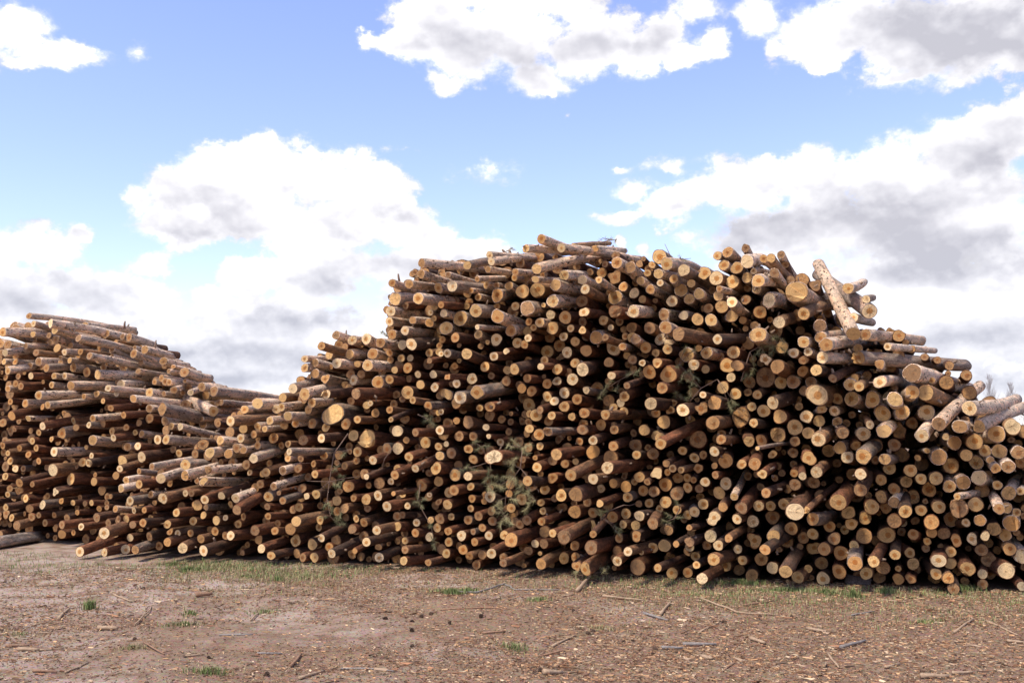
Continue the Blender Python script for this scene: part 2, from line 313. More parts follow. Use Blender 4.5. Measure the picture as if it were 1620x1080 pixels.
# ---------------------------------------------------------------- log ends read off the photograph
# tile: (origin x, origin y, scale) then "x y r [bx by [f]]": end centre, radius, a point further along the visible body, f = far end in view
TILES = [
((0,460,2.4548),"""112 97 12 190 110;196 126 18 560 200;212 153 15 300 170;305 183 15 540 250;348 252 14 620 330;312 236 12 400 260;330 135 14 530 152 f;10 160 18 110 165;128 168 12;130 128 13;250 238 13 310 240;222 222 18;180 300 16 240 300;115 290 14;275 368 17 400 375;150 405 17 290 390;98 437 16;45 485 18 100 470;165 450 12;185 443 15 310 420;165 525 16 280 510;285 505 14;240 552 22 300 545;295 530 14;325 410 11;375 400 13;420 378 14 560 385;452 397 13;400 427 11 490 425;518 418 16 700 435;580 395 18;580 457 16;630 458 22 820 520;830 467 20 640 385 f;470 362 16 715 342 f;380 325 18 500 335;675 385 14 810 350 f;740 395 12 858 370 f;430 455 14 510 440;360 495 14 430 480;480 482 14 580 478;345 520 13;360 580 19 430 575;440 570 14 510 565;535 602 16 590 600;612 577 19;645 577 18 840 585;640 505 17;665 525 14;700 527 15 850 555;580 495 20;550 645 22 640 640;345 668 16 430 660;355 640 13;205 695 24 310 690;275 730 24;210 625 18 320 625;365 740 17;335 607 10;140 610 14;10 600 15 90 590;125 582 14;75 745 18 200 690;90 690 12;75 775 18 195 715;125 750 12 190 715;22 840 14 90 830;115 845 16;100 805 16;165 830 18 240 825;185 795 12;215 780 15 280 770;65 910 18 120 890;123 877 16;175 900 14;240 908 16 340 895;315 915 14 380 905;238 815 12;283 822 12;330 825 12;355 822 12;385 845 12;415 840 11;448 846 13;375 880 18 430 870;240 945 18;285 938 12;40 660 15;60 360 14;30 380 13;80 370 15 140 360;20 240 14 100 220;15 275 12;60 275 13;150 275 17;30 310 15 110 300;100 215 12;140 240 14;235 278 12;270 270 12;210 330 13;250 330 14;120 330 14 180 325;200 365 13;40 430 13;110 495 12;150 550 13;200 575 12;110 635 14;75 610 13;30 630 12;150 660 13;60 690 14;20 720 16;30 790 13;45 880 14;150 870 12;210 870 12;260 880 14 320 870;300 860 11;215 920 13"""),
((0,460,2.4548),"""405 940 24 500 910;310 1012 20 410 980;405 1015 17 480 1000;487 1003 20;525 1005 18 590 985;505 958 16;580 953 18;618 990 17;650 975 18 720 955;710 998 21 760 980;790 1008 22 870 975;780 962 17;740 940 15;835 933 17;895 950 18 970 930;875 950 16;555 900 17 640 890;515 907 15;490 885 16;460 885 14;505 815 18 580 805;585 790 14;632 805 22 690 790;600 822 11;520 852 13;470 767 16 550 765;490 735 15;540 750 17 600 740;625 728 20 660 700;718 717 20 800 700;735 705 14;810 695 16 950 670;790 738 17 910 725;765 737 12;720 785 14;743 785 14;765 832 21;685 860 17 760 850;650 905 17 720 895;750 893 18;795 810 18 870 770;860 795 16 960 730;790 870 14;800 840 12;840 890 18;875 880 13;895 828 12;920 850 20 1010 800;915 805 18 980 780;925 905 16;945 875 15;990 930 20;1005 965 18;1015 1000 18;985 650 19 1031 630;955 675 18;970 705 13;1010 750 17;1020 710 14;815 628 20 870 620;855 580 17;887 632 18;918 610 18;935 572 17;945 535 18;945 618 14;985 557 15;1000 600 15;895 505 20 1000 500;950 460 17;1000 437 22;1000 527 16;720 675 22;430 797 10;450 717 16;465 690 14 540 670;475 660 22;540 700 12;590 682 14 650 670;550 555 13;525 550 12;435 545 17;400 515 14;490 530 14;540 512 14;695 630 16;495 605 16;320 665 18;560 850 13 620 845;585 880 12;690 940 14;660 935 13"""),
((380,480,2.4548),"""372 122 17 415 140;435 142 18;490 137 22;545 152 20 600 165;315 165 16 420 180;345 200 16;425 197 20;455 235 14;515 195 22;375 232 20 430 240;495 240 22 580 255;580 192 13;250 215 14 290 222;290 230 17;250 250 17;290 272 18;330 292 18;440 298 18;470 275 16;535 305 25;205 330 20 260 315;250 352 24 320 325;278 385 18 330 370;335 352 18 430 345;450 350 22 600 340;430 378 16;160 402 16 230 380;165 365 18;65 385 20 140 380;25 410 20;185 437 18 250 420;265 412 18;140 410 18;215 465 16;280 465 20;333 480 18;360 430 44;410 467 22;455 450 16 510 450;490 395 16;505 387 12;525 425 18;580 412 15 640 408;585 450 11 690 430;440 512 22;495 525 38;315 523 18 420 515;245 530 20;185 545 14;190 575 15 350 565;45 595 16 180 555;70 550 14;115 455 16 170 445;95 487 12;60 480 12;50 510 16;15 485 18;10 565 18;235 602 14;185 600 14;325 590 17;285 622 14;225 640 18;165 648 16 200 640;100 655 18;40 655 12;290 662 16 350 650;130 710 15 230 695;110 750 20;150 735 10;165 765 15 235 745;75 700 16;240 717 18;295 740 18;258 747 14;228 790 18;205 800 16;105 788 14;108 825 14 180 810;145 853 14;52 880 18 110 860;135 882 16;218 845 20 290 830;195 875 22;18 825 16;80 950 18 150 930;120 978 17 200 965;215 920 24;280 935 22;220 970 18;243 985 16;288 985 20;310 840 18;305 868 16;345 945 18;355 970 18 450 920;315 910 16 400 880;375 765 20;405 795 20;420 710 24;455 575 20;405 630 16;515 608 18 560 590;570 565 22;612 562 24;490 672 12 550 660;600 665 18 670 640;585 690 14;610 640 16;655 595 18 720 580;610 495 24;645 530 14;680 500 16 740 490;720 540 24;775 492 18 830 480;735 742 11;770 555 16;775 590 18;800 545 12;820 580 22;760 640 24;770 690 20;680 640 16 750 610;595 737 10 690 710;535 745 20;490 760 22;440 755 14;495 795 14;570 787 20 640 770;480 850 18;450 835 14;435 875 18;530 880 18 620 870;610 865 18;630 820 14;650 785 14;685 850 16;680 890 17;740 840 14;770 770 14;765 870 18;735 905 18;630 740 14;490 925 18 580 910;540 985 20 580 970;635 998 17 720 975;640 955 16 720 940;445 960 12 480 945;640 920 14;730 1005 14 780 990;800 970 18;810 925 18;860 900 20;865 955 20;890 980 16;775 835 20;805 780 20;830 725 20;835 665 24;885 670 18 950 660;895 710 16;900 757 16;895 795 14;885 840 18;925 825 18;940 870 16;910 925 16;940 975 18;975 970 20 1031 945;965 900 18;905 885 12;975 805 18;970 750 22;905 605 18;850 515 20;885 460 24;840 455 14;780 420 12;730 395 16 790 385;930 405 14;970 400 20 1031 385;855 365 26 900 370;920 345 26 1000 330;800 350 24;755 325 18 800 310;700 315 18;650 345 26;670 375 14 740 370;630 370 14;580 295 18 640 290;655 292 14;650 250 20;600 258 14;625 212 16;660 212 14;630 160 20;665 158 24 770 145;585 30 20;570 25 16;580 70 18 630 70;590 120 18;640 105 18 700 105;670 65 15;735 75 18;740 35 12;790 38 16;835 132 20;785 140 14;855 58 30;915 28 26;800 95 26;925 120 18;930 92 9 1010 90;995 140 24;960 150 10;985 205 18 1031 200;950 245 20;880 195 22 970 190;850 222 10;805 193 17;735 222 12 800 220;780 195 12;750 275 16;690 275 14;805 285 12;840 310 18;900 292 22;1000 50 26;975 280 14;965 515 10;955 480 14;905 515 18"""),
((600,350,3.4833),"""893 97 26 1010 145;1003 147 26 1340 205;808 150 22 970 160;608 187 22 780 180;617 222 22 970 178;233 230 26 470 260;230 290 26 370 315;485 243 24 590 225;380 295 18 530 325;540 318 16 650 300;600 265 18 740 275;750 280 20 840 270;868 262 30 1285 225;1190 150 20 1375 165 f;1070 135 16 1300 120 f;70 340 22 170 365;165 347 24 310 350;325 367 26 380 365;402 357 32 540 350;215 425 32 360 415;88 428 36 170 420;145 465 20 200 450;50 492 26;68 497 26 180 490;57 552 26 100 555;185 545 22 240 545;130 605 22 230 600;75 620 30;340 460 20 500 430;305 470 22;280 500 22;300 535 18;280 560 28;350 507 20 410 505;445 535 44;390 590 40;340 595 30;425 640 32 500 630;345 650 20;180 680 38 320 650;120 680 28;535 487 38 640 470;480 467 20;505 382 16 570 375;590 350 20;645 352 18;640 520 36 740 520;650 408 36;545 418 20;790 385 40;873 380 42;715 355 24;745 310 20;810 318 20;860 320 20 980 315;970 350 32 1090 370;1020 297 28 1130 300;1120 322 26 1190 325;1210 322 20 1300 325;1310 228 32 1350 290;1382 255 32 1410 300;1345 360 26;1405 395 30;1300 420 40;1265 393 18;1440 328 24;1450 430 22;1135 375 28 1260 385;955 440 34 1080 440;1115 440 34;945 515 26;905 462 14;815 480 42 890 480;750 468 26;1300 497 36 1400 480;1400 497 34 1463 480;1130 500 28 1220 510;1025 530 36 1080 520;1235 545 28;1120 555 26;885 558 26 940 550;825 553 22;850 585 20;955 587 36;1055 590 22 1100 585;1120 600 22 1190 605;1015 635 26;1080 662 26;1195 640 36 1240 590;1245 640 20 1340 620;1275 585 18;1390 585 30;1395 640 30;1340 690 24;1290 700 40;1140 712 32;1035 722 32;925 718 38;820 643 22 870 635;815 605 26;725 602 32 800 580;645 650 40;595 660 18;540 583 15 690 582;545 628 28;760 670 30;800 678 24;700 715 18 740 715;630 742 26 700 745;485 730 34 600 720;380 728 28 450 720;275 725 24;330 720 22;285 770 20 360 760;440 770 18;125 755 30;170 755 16;55 725 20;80 820 18 120 810;160 810 32;220 845 22;305 840 26;370 855 24 470 845;415 797 20;580 800 34;510 870 34;425 900 26;370 955 38;310 915 34 370 885;235 905 26;165 865 24;70 875 30;265 1020 26 330 1000;55 1040 22 130 1030;155 960 34;195 985 18 270 970;455 970 42 510 960;550 940 38 660 920;615 1015 36 790 960;555 1035 26;325 1055 16;425 1000 30;700 880 28;620 855 24;705 820 24;745 815 30 850 780;785 920 28;840 935 28;815 865 24 860 850;890 800 20 950 800;910 765 24;925 895 28;980 815 30;980 880 26;1065 870 34;1120 815 38 1180 780;1080 780 28;1280 850 24 1340 820;1265 777 28;1395 762 26;1365 740 22;1450 780 20;1365 905 20 1463 890;1140 930 20 1220 890;1090 980 30;1020 945 32;925 965 28;965 990 26;1020 1020 30;825 1010 38;885 1040 22;950 1070 24;830 1060 24;1130 1055 30;1350 965 30;1290 1025 24;1330 1000 24;1245 1065 28"""),
((700,600,3.2738),"""25 75 30;95 95 36 140 95;190 65 36 290 50;250 135 38 420 90;195 155 24;75 215 16;133 222 34;85 300 28;165 290 28;225 250 18 280 245;245 295 14 300 285;300 325 22;15 335 12;40 385 32;135 360 24;155 415 24;265 400 42 380 380;65 497 34;130 505 25 220 480;35 585 28;150 558 32;155 620 22;25 650 28;145 665 20;215 632 16;250 612 32;250 685 26;200 705 28;135 735 28;205 765 26;45 710 20;95 810 28;30 785 22;160 785 20;240 810 26;170 845 24;40 845 26;105 885 28;20 905 26;145 915 26;215 910 24;243 900 25 330 860;355 830 38 470 790;315 950 20 430 910;320 805 24;400 750 24;437 728 26;515 735 22 600 700;520 680 20;510 637 20;530 570 26;440 525 28 540 500;410 620 30;345 590 20;355 665 24;385 690 10;415 415 18;480 405 14;490 455 26 540 440;505 345 20;570 420 26;590 388 31 700 350;635 437 22;690 425 18;570 510 28;615 600 32;690 595 38 790 560;685 685 34;665 495 32 830 450;780 515 28 850 490;855 457 34 1010 430;780 375 38;885 345 26 950 340;870 405 40;780 315 25 860 290;710 320 20;725 260 28 780 250;545 270 24 690 260;500 285 30;450 255 24;485 185 34;570 190 22 640 185;670 193 20;730 180 30 800 170;550 215 26;840 195 30 1000 190;890 260 24 950 255;820 235 30;940 165 24;1045 262 31 1100 230;1080 125 34 1160 110;1000 340 33;1005 390 24;1130 333 32 1270 270;1105 290 28;1325 310 46;1350 390 22;1305 405 26;1325 460 24;1300 520 18;1360 530 26;1220 510 28;1165 480 18;1192 460 21;1235 468 18 1270 455;1160 435 20 1210 410;1110 485 30 1150 460;1090 385 30;1060 530 18;1020 505 28 1060 490;995 530 18;950 555 32;885 537 24;820 565 22;960 610 26;1070 640 24;1155 635 32;1215 590 36;1155 545 36;1270 560 26;1330 565 22;1095 580 30;1040 575 28;1125 670 20;1215 675 24;1350 645 30;1305 685 28;1270 700 24;1090 745 30 1160 720;1170 780 26;1020 705 28;950 695 28;880 712 30;935 750 22;1000 755 26;780 690 26;815 642 20 900 625;750 635 24;780 755 24;780 800 20 840 710;915 820 24;1005 810 28;1090 870 28;1150 860 34;1210 852 18 1270 830;1280 840 26 1340 810;1300 765 20;1280 865 26;1310 915 24;1315 960 20 1370 930;1010 970 42;960 890 24 1060 850;905 885 24;890 925 20;905 940 26;890 975 14;1030 895 15 1230 885;1115 975 22 1250 930;1190 1005 30;1270 1000 28;1345 1030 30;770 870 36 900 830;695 965 25 780 920;740 980 32 860 930;630 925 29;690 920 26;630 815 36 740 760;570 795 22 700 750;505 900 12;525 850 26;480 850 22;445 885 24;510 955 28 580 900;685 860 26"""),
((1000,370,3.4833),"""150 125 40;190 165 34 250 165;285 200 34 370 200;400 215 36;463 243 40;85 215 20;145 220 28;110 170 20;55 258 28;155 270 20 200 290;230 247 26;100 305 26;325 273 24;270 310 38;370 330 30;315 358 30;220 370 32;65 360 28;20 325 28;20 425 32 150 410;175 445 32;285 448 26;360 470 34;435 475 34;420 410 28;495 400 36;475 340 28;480 302 18 600 320;470 120 24;527 100 30;505 172 30;625 77 22;635 152 36 680 120;578 187 34;552 263 38;670 205 18;635 240 30;695 258 36 790 260;685 300 28;725 137 24;765 135 26 900 230;785 215 28 850 270;820 115 22;755 365 38 850 390;705 430 36;550 375 30 620 385;550 452 34;610 475 22;905 320 60 1010 290;945 440 34 1060 390;810 487 34 930 485;1035 505 34 1090 430;1220 550 42 1010 130 f;1308 427 42 990 200 f;1190 300 30 1280 265 f;1290 360 22 1330 350 f;1220 460 26 1330 490 f;1285 555 34 1610 590 f;1040 570 32 1200 560;945 595 32 1010 585;1070 610 38 1220 605;1245 630 26;1050 680 34 1200 680;970 648 24 1030 640;890 655 28 930 640;825 625 34;945 695 26 990 690;1365 717 26 1463 730;1015 750 32 1100 745;940 755 30;800 730 40 880 730;735 690 30 790 685;695 555 44 770 560;640 600 36;470 580 28 770 500;560 652 36 610 650;580 725 32 640 710;545 790 26;525 725 42;735 790 56;820 818 36;888 815 36;985 815 30;1105 795 24 1220 760;1200 830 36;1225 795 24 1330 770;1250 840 30 1330 800;1365 815 34 1463 815;1020 885 58 1130 870;945 865 26;1130 908 30;1210 908 40;1325 912 42;1420 905 44;775 930 36 900 880;725 975 36;660 950 26;690 885 26;600 1010 54;670 1040 26;815 1005 40;960 1005 36;1030 1030 32;1045 965 24;1115 975 28;920 950 22;1130 1035 26;1310 1050 24;500 845 34;570 880 32;455 930 40;385 960 34;280 970 36 350 950;165 848 32 260 840;230 930 20;100 930 34 190 910;130 985 28;175 1035 38;320 1025 30;210 970 24;445 1040 38;390 885 20 460 855;310 790 26;200 775 46 250 760;405 745 24;340 720 32;300 665 40;410 655 32;255 552 38 430 560;185 515 36 260 510;97 518 32 150 515;155 580 32;200 600 24;195 635 28;75 625 34;130 655 22;20 580 28;10 690 26;60 705 22 110 695;140 710 28 210 700;95 760 38"""),
((1260,380,3.6),"""660 755 52 980 850 f;735 867 48 880 930;660 865 42;360 670 42 970 715 f;475 805 34 630 810;560 905 45 630 890;740 980 46;605 980 42;490 985 46;430 905 42;810 1045 40 1060 815 f;985 955 42 1110 930;930 1060 40 1010 1030;1040 1060 36 1330 940 f;1230 1060 46;520 605 22 800 630 f;770 797 20"""),
((1000,640,3.376),"""65 135 28 120 110;150 175 30;155 210 32 290 150;25 215 33;110 255 32;25 270 26;270 245 24;355 195 48;435 105 36 520 70;475 185 27 540 165;580 80 50;655 100 28 710 80;500 300 40;440 250 27 500 220;380 270 22;330 285 24;180 312 20 240 290;217 342 20 290 300;260 350 16 310 330;355 340 22;120 365 26 190 320;35 390 28;10 415 18;90 410 18;190 365 22;250 390 28;295 390 24;330 395 20;300 445 26;358 447 24;400 410 30;445 375 20 490 350;440 325 18;500 420 34;585 317 26 620 300;625 195 30;690 190 32;670 232 12 840 225;780 160 40;790 65 42;705 35 38;870 120 42;870 195 28;940 150 32;930 60 30;995 90 32;995 185 40 1060 140;1005 25 24;1085 35 28;1125 150 32 1160 110;1095 92 26;1235 155 38;1270 118 22 1290 80;1345 140 38 1410 120;1330 55 46;1400 215 34;1350 290 30 1418 275;1375 340 34;1195 217 26;1110 230 36;1235 275 42 1260 200;1220 370 33 1250 320;1180 372 36;1220 455 36 1270 400;1100 520 46 1140 420;1150 280 36;1050 245 36;945 285 40;930 237 28;985 360 32 1050 340;970 415 32;870 427 31;865 365 22;910 380 22 880 290;750 265 22;655 315 34 680 260;695 370 25 790 345;715 470 27 830 420;545 490 21 580 370;585 550 32 650 450;675 540 30 700 490;740 540 28;810 530 30;870 570 50 950 500;935 560 18 1050 470;965 610 34 1020 590;850 660 36;750 600 38;645 622 33;560 610 26 600 600;395 530 34;485 545 26;435 605 36 490 580;335 570 32;465 470 34;240 475 34;55 455 28;120 460 30;180 515 34;90 525 22;150 555 20;240 555 22;40 590 28 100 580;30 645 28;110 630 28 160 600;195 670 26;305 655 16 370 620;310 730 25 390 700;235 745 20;180 755 34;110 755 26;25 700 28 90 690;515 712 22 600 660;460 750 28 510 720;420 700 34;400 750 26;655 725 38;755 700 34;710 773 30 870 730;690 825 34;750 870 32;565 770 24;590 830 26;435 825 33 500 790;500 860 30;640 910 34;820 890 36 890 790;885 920 34;940 875 22;915 710 32;965 690 30;1055 650 30;1025 770 36;975 765 40;1080 715 34;1115 790 38;1105 890 38;1190 845 40 1230 790;1185 750 26;1240 700 42;1290 835 31 1340 760;1360 695 44;1405 800 28;1340 870 36;1250 900 34;1320 920 32;1280 545 40;1155 575 36;1060 530 28;1245 605 34;1170 635 32;1355 550 30;1400 520 30;1400 450 32;1330 490 32;1330 400 30;1400 620 40;135 870 20 300 800;45 785 16 250 775;30 860 44;215 905 28;295 895 28;345 855 18;330 810 22;305 765 28;1020 930 36;360 935 20 480 890"""),
((1260,660,3.6),"""715 105 38 830 10;930 55 40;1140 95 48;1015 140 46;900 145 38;850 110 20;1155 193 42;1265 200 38;1075 190 34;968 215 35;1025 257 38;1105 243 22;1135 290 28;1205 280 36 1260 260;810 225 46;880 275 44;690 230 18;745 190 16;565 155 36;500 75 40 570 60;500 237 34 640 195;535 290 36;650 302 37;710 350 32;795 347 40;870 393 36;950 370 40;1040 342 42;1145 385 26;1210 430 40;1275 420 22;1020 495 42;925 520 50;810 510 38;755 410 42;625 365 34;545 405 38;565 485 34;465 445 34;510 512 32;425 510 42;710 528 32;620 535 38 680 440;605 598 27;770 595 43;880 580 40;965 598 24;910 700 33;840 660 36;770 655 32;665 665 30;745 705 22;520 670 48;645 770 29;563 790 26 575 740;440 815 34 490 740;665 832 34;810 815 42;880 765 30;875 830 34;795 890 34;865 915 34;1055 755 35;1095 810 42;975 860 42;1060 890 28;1195 870 48;895 975 34 940 900;1060 950 30;1000 690 32;1075 675 26;1045 585 32;1125 635 40;1190 670 34;1225 602 46;1255 540 24;1155 520 30 1110 440;1195 515 32;915 450 20 1060 410;1215 750 36;1285 790 42;1285 960 28;650 920 26;580 920 32;580 860 18;470 920 40;275 640 26;310 605 36"""),
]
# ---------------------------------------------------------------- the two piles: where each log lies
YAW = math.radians(20)                                   # the logs point this way (from +Y to +X)
D0 = np.array([math.sin(YAW), math.cos(YAW), 0.0]); E1 = np.array([math.cos(YAW), -math.sin(YAW), 0.0])
A_, B_ = ground_pt(130, 878), ground_pt(1560, 937)       # foot of the large pile
fdir = (B_ - A_) / np.linalg.norm(B_ - A_); FN = np.array([-fdir[1], fdir[0], 0.0])   # FN points into the pile
LEAN = np.array([.07, .10])
EYE = np.array([0, 0, CAMH])
def face_t(px, py, pile):
    """ray parameter where the line of sight meets the pile's front (leaning back a little)"""
    d = pix_dir(px, py); off = 1.15 if pile == 1 else 0.0
    k = LEAN[pile]
    # (EYE + d t - A).FN - k z = off
    num = off - np.dot(EYE - A_, FN) + k * EYE[2]
    return num / (np.dot(d, FN) - k * d[2]), d
def left_pile(px, py):
    # outline of the near toe of the large pile against the left pile
    xs = [120, 150, 185, 210, 250, 290, 345, 360]; ys = [868, 845, 770, 745, 730, 716, 655, 600]
    return px < 345 and py < np.interp(px, xs, ys)
SIL_X = [345, 400, 470, 482, 530, 612, 616, 640, 668, 770, 860, 980, 1040, 1128, 1134, 1180, 1250, 1292, 1380, 1450, 1530, 1560, 1640]
SIL_Y = [655, 630, 608, 568, 528, 526, 455, 425, 410, 402, 385, 388, 402, 420, 400, 392, 402, 440, 500, 525, 575, 615, 660]
LSX = [-300, -20, 40, 120, 215, 225, 260, 290, 330, 352]; LSY = [500, 515, 497, 505, 517, 535, 556, 572, 598, 610]
logs = []
for (ox, oy, s), txt in TILES:
    for e in txt.split(';'):
        q = e.split(); far = q[-1] == 'f'; q = [float(v) for v in q if v != 'f']
        x, y, r = ox + q[0] / s, oy + q[1] / s, q[2] / s
        bx = (ox + q[3] / s - x, oy + q[4] / s - y) if len(q) > 4 else None
        dup = False
        for g in logs:
            if math.hypot(g['x'] - x, g['y'] - y) < .62 * max(r, g['r']):
                dup = True
                if bx and not g['b']: g['b'] = bx; g['far'] = far
                break
        if dup: continue
        logs.append(dict(x=x, y=y, r=r, b=bx, far=far, pile=1 if left_pile(x, y) else 0, fill=False))
for g in logs:
    t0, d = face_t(g['x'], g['y'], g['pile']); sc = F / (t0)            # pixels per metre there (d has unit depth)
    ray = d / np.linalg.norm(d); g['d'] = d; g['t0'] = t0
    a0 = math.acos(np.clip(np.dot(ray, D0), -1, 1)); g['L'] = random.uniform(2.6, 3.0)
    g['hint'] = random.uniform(-.10, .12); g['len_px'] = 0
    yaw = YAW + random.gauss(0, math.radians(4)); pit = random.gauss(0, math.radians(2.6))
    if g['pile'] == 1: pit -= .13 * float(np.clip((640 - g['y']) / 90, 0, 1)) * float(np.clip(g['x'] / 120, .2, 1))
    g['D'] = np.array([math.sin(yaw) * math.cos(pit), math.cos(yaw) * math.cos(pit), math.sin(pit)])
    if g['b']:
        bl = math.hypot(*g['b']); Lm = bl / sc; g['len_px'] = bl
        a = max(a0, math.asin(min(.95, Lm / .85))) if Lm < .7 else max(a0, math.asin(min(.95, Lm / 1.9)))
        if g['far']: a = math.asin(min(.97, Lm / 2.2)); g['L'] = Lm / math.sin(a) * 1.0
        Sv = np.array([g['b'][0], 0, 0]) + -g['b'][1] * np.array([0, -math.sin(PITCH), math.cos(PITCH)])
        Sv -= ray * np.dot(Sv, ray); Sv /= np.linalg.norm(Sv)
        Dn = ray * math.cos(a) + Sv * math.sin(a)
        top = g['y'] < np.interp(g['x'], SIL_X, SIL_Y) + 60
        if not (top and Lm > .5) and not g['far']:                      # keep the buried part near the pile's own direction
            Dn = Dn * .75 + D0 * .25 if Lm > .25 else Dn * .5 + D0 * .5
            Dn[2] = np.clip(Dn[2], -.16, .16)
        g['D'] = Dn / np.linalg.norm(Dn)
        g['hint'] = min(.8, .7 * Lm / max(.2, math.sin(a))) + .05 if not g['far'] else (.30 if abs(g['x'] - 1375) < 12 and g['y'] < 510 else .62 if g['x'] > 1250 and abs(g['b'][1]) > .5 * abs(g['b'][0]) else .38 if g['x'] > 1250 else random.uniform(.0, .2))
def setpos(g, s):
    t = g['t0'] - s; g['P'] = EYE + g['d'] * t; g['R'] = g['r'] * t / F * g.get('k', 1); g['s'] = s
for g in logs: setpos(g, g['hint'])
# slide each log along its line of sight until neighbouring logs do not run through one another
N = len(logs); U = np.array([[np.dot(g['P'], E1), g['P'][2]] for g in logs]); Rr = np.array([g['R'] for g in logs]); PL = np.array([g['pile'] for g in logs])
for sweep in range(5):
    for i in np.random.default_rng(sweep).permutation(N):
        g = logs[i]; best = None
        for ds in (0,) if g['far'] else (-.36, -.24, -.12, -.05, 0, .05, .12, .24, .36):
            s = g['hint'] + ds
            P = EYE + g['d'] * (g['t0'] - s); R = g['r'] * (g['t0'] - s) / F
            dd = np.hypot(U[:, 0] - P[:, None][0] * E1[0] - P[1] * E1[1], U[:, 1] - P[2]) if False else np.hypot(U[:, 0] - np.dot(P, E1), U[:, 1] - P[2])
            ov = np.clip(Rr + R - dd, 0, None) * (PL == PL[i]); ov[i] = 0
            c = (ov ** 2).sum() + .0015 * ds * ds
            if best is None or c < best[0]: best = (c, s, P, R)
        setpos(g, best[1]); U[i] = (np.dot(best[2], E1), best[2][2]); Rr[i] = best[3]
for i, g in enumerate(logs):                               # shrink what still overlaps, a little
    dd = np.hypot(U[:, 0] - U[i, 0], U[:, 1] - U[i, 1]); ov = np.clip(Rr + Rr[i] - dd, 0, None) * (PL == PL[i]); ov[i] = 0
    g['k'] = 1 - min(.06, .25 * ov.max() / Rr[i]); g['R'] *= g['k'] * 1.03
def settle(g):
    if g['P'][2] < g['R']: g['P'] = g['P'] + np.array([0, 0, g['R'] - g['P'][2]])
    zb = g['P'][2] + g['D'][2] * g['L']
    if zb < g['R']:
        D = g['D'].copy(); D[2] = (g['R'] - g['P'][2]) / g['L']; g['D'] = D / np.linalg.norm(D)
def trim(g):
    # the smaller pile's logs end inside its own sloping outline
    if g['pile'] == 1 and not g['far']:
        while g['L'] > .7:
            px, py = project(g['P'] + g['D'] * g['L'] + np.array([0, 0, g['R']]))
            if (px <= 352 and py >= np.interp(px, LSX, LSY) - 2) or (px > 352 and py > np.interp(px, SIL_X, SIL_Y) + 12): break
            g['L'] -= .08
for g in logs: settle(g); trim(g)
# logs deeper in, seen only as dark ends between the front ones
def in_sil(px, py, pile, m):
    if pile == 0:
        if px < 345:
            return py > np.interp(px, [125, 150, 190, 250, 345], [880, 845, 775, 735, 665]) + m and px > 135
        return py > np.interp(px, SIL_X, SIL_Y) + m
    return px < 352 and py > np.interp(px, LSX, LSY) + m
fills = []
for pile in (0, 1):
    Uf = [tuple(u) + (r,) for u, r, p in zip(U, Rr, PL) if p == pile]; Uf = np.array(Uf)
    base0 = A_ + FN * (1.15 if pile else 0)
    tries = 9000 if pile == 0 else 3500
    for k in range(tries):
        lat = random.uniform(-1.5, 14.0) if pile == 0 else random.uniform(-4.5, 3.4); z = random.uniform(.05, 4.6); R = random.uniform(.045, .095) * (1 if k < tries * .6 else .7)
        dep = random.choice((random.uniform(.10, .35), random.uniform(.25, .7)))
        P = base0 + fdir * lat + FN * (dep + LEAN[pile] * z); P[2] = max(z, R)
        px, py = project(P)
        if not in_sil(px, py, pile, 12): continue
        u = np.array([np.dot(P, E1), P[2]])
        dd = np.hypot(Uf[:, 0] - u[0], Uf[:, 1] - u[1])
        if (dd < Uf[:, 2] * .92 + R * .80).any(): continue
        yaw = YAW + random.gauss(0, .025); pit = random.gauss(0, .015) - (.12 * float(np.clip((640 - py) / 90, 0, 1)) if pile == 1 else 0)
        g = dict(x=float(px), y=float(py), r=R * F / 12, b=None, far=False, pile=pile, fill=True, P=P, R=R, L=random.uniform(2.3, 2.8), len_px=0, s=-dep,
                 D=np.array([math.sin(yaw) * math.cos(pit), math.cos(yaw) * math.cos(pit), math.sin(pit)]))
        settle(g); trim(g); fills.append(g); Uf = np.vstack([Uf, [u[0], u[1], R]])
print('LOGS', len(logs), 'FILL', len(fills))

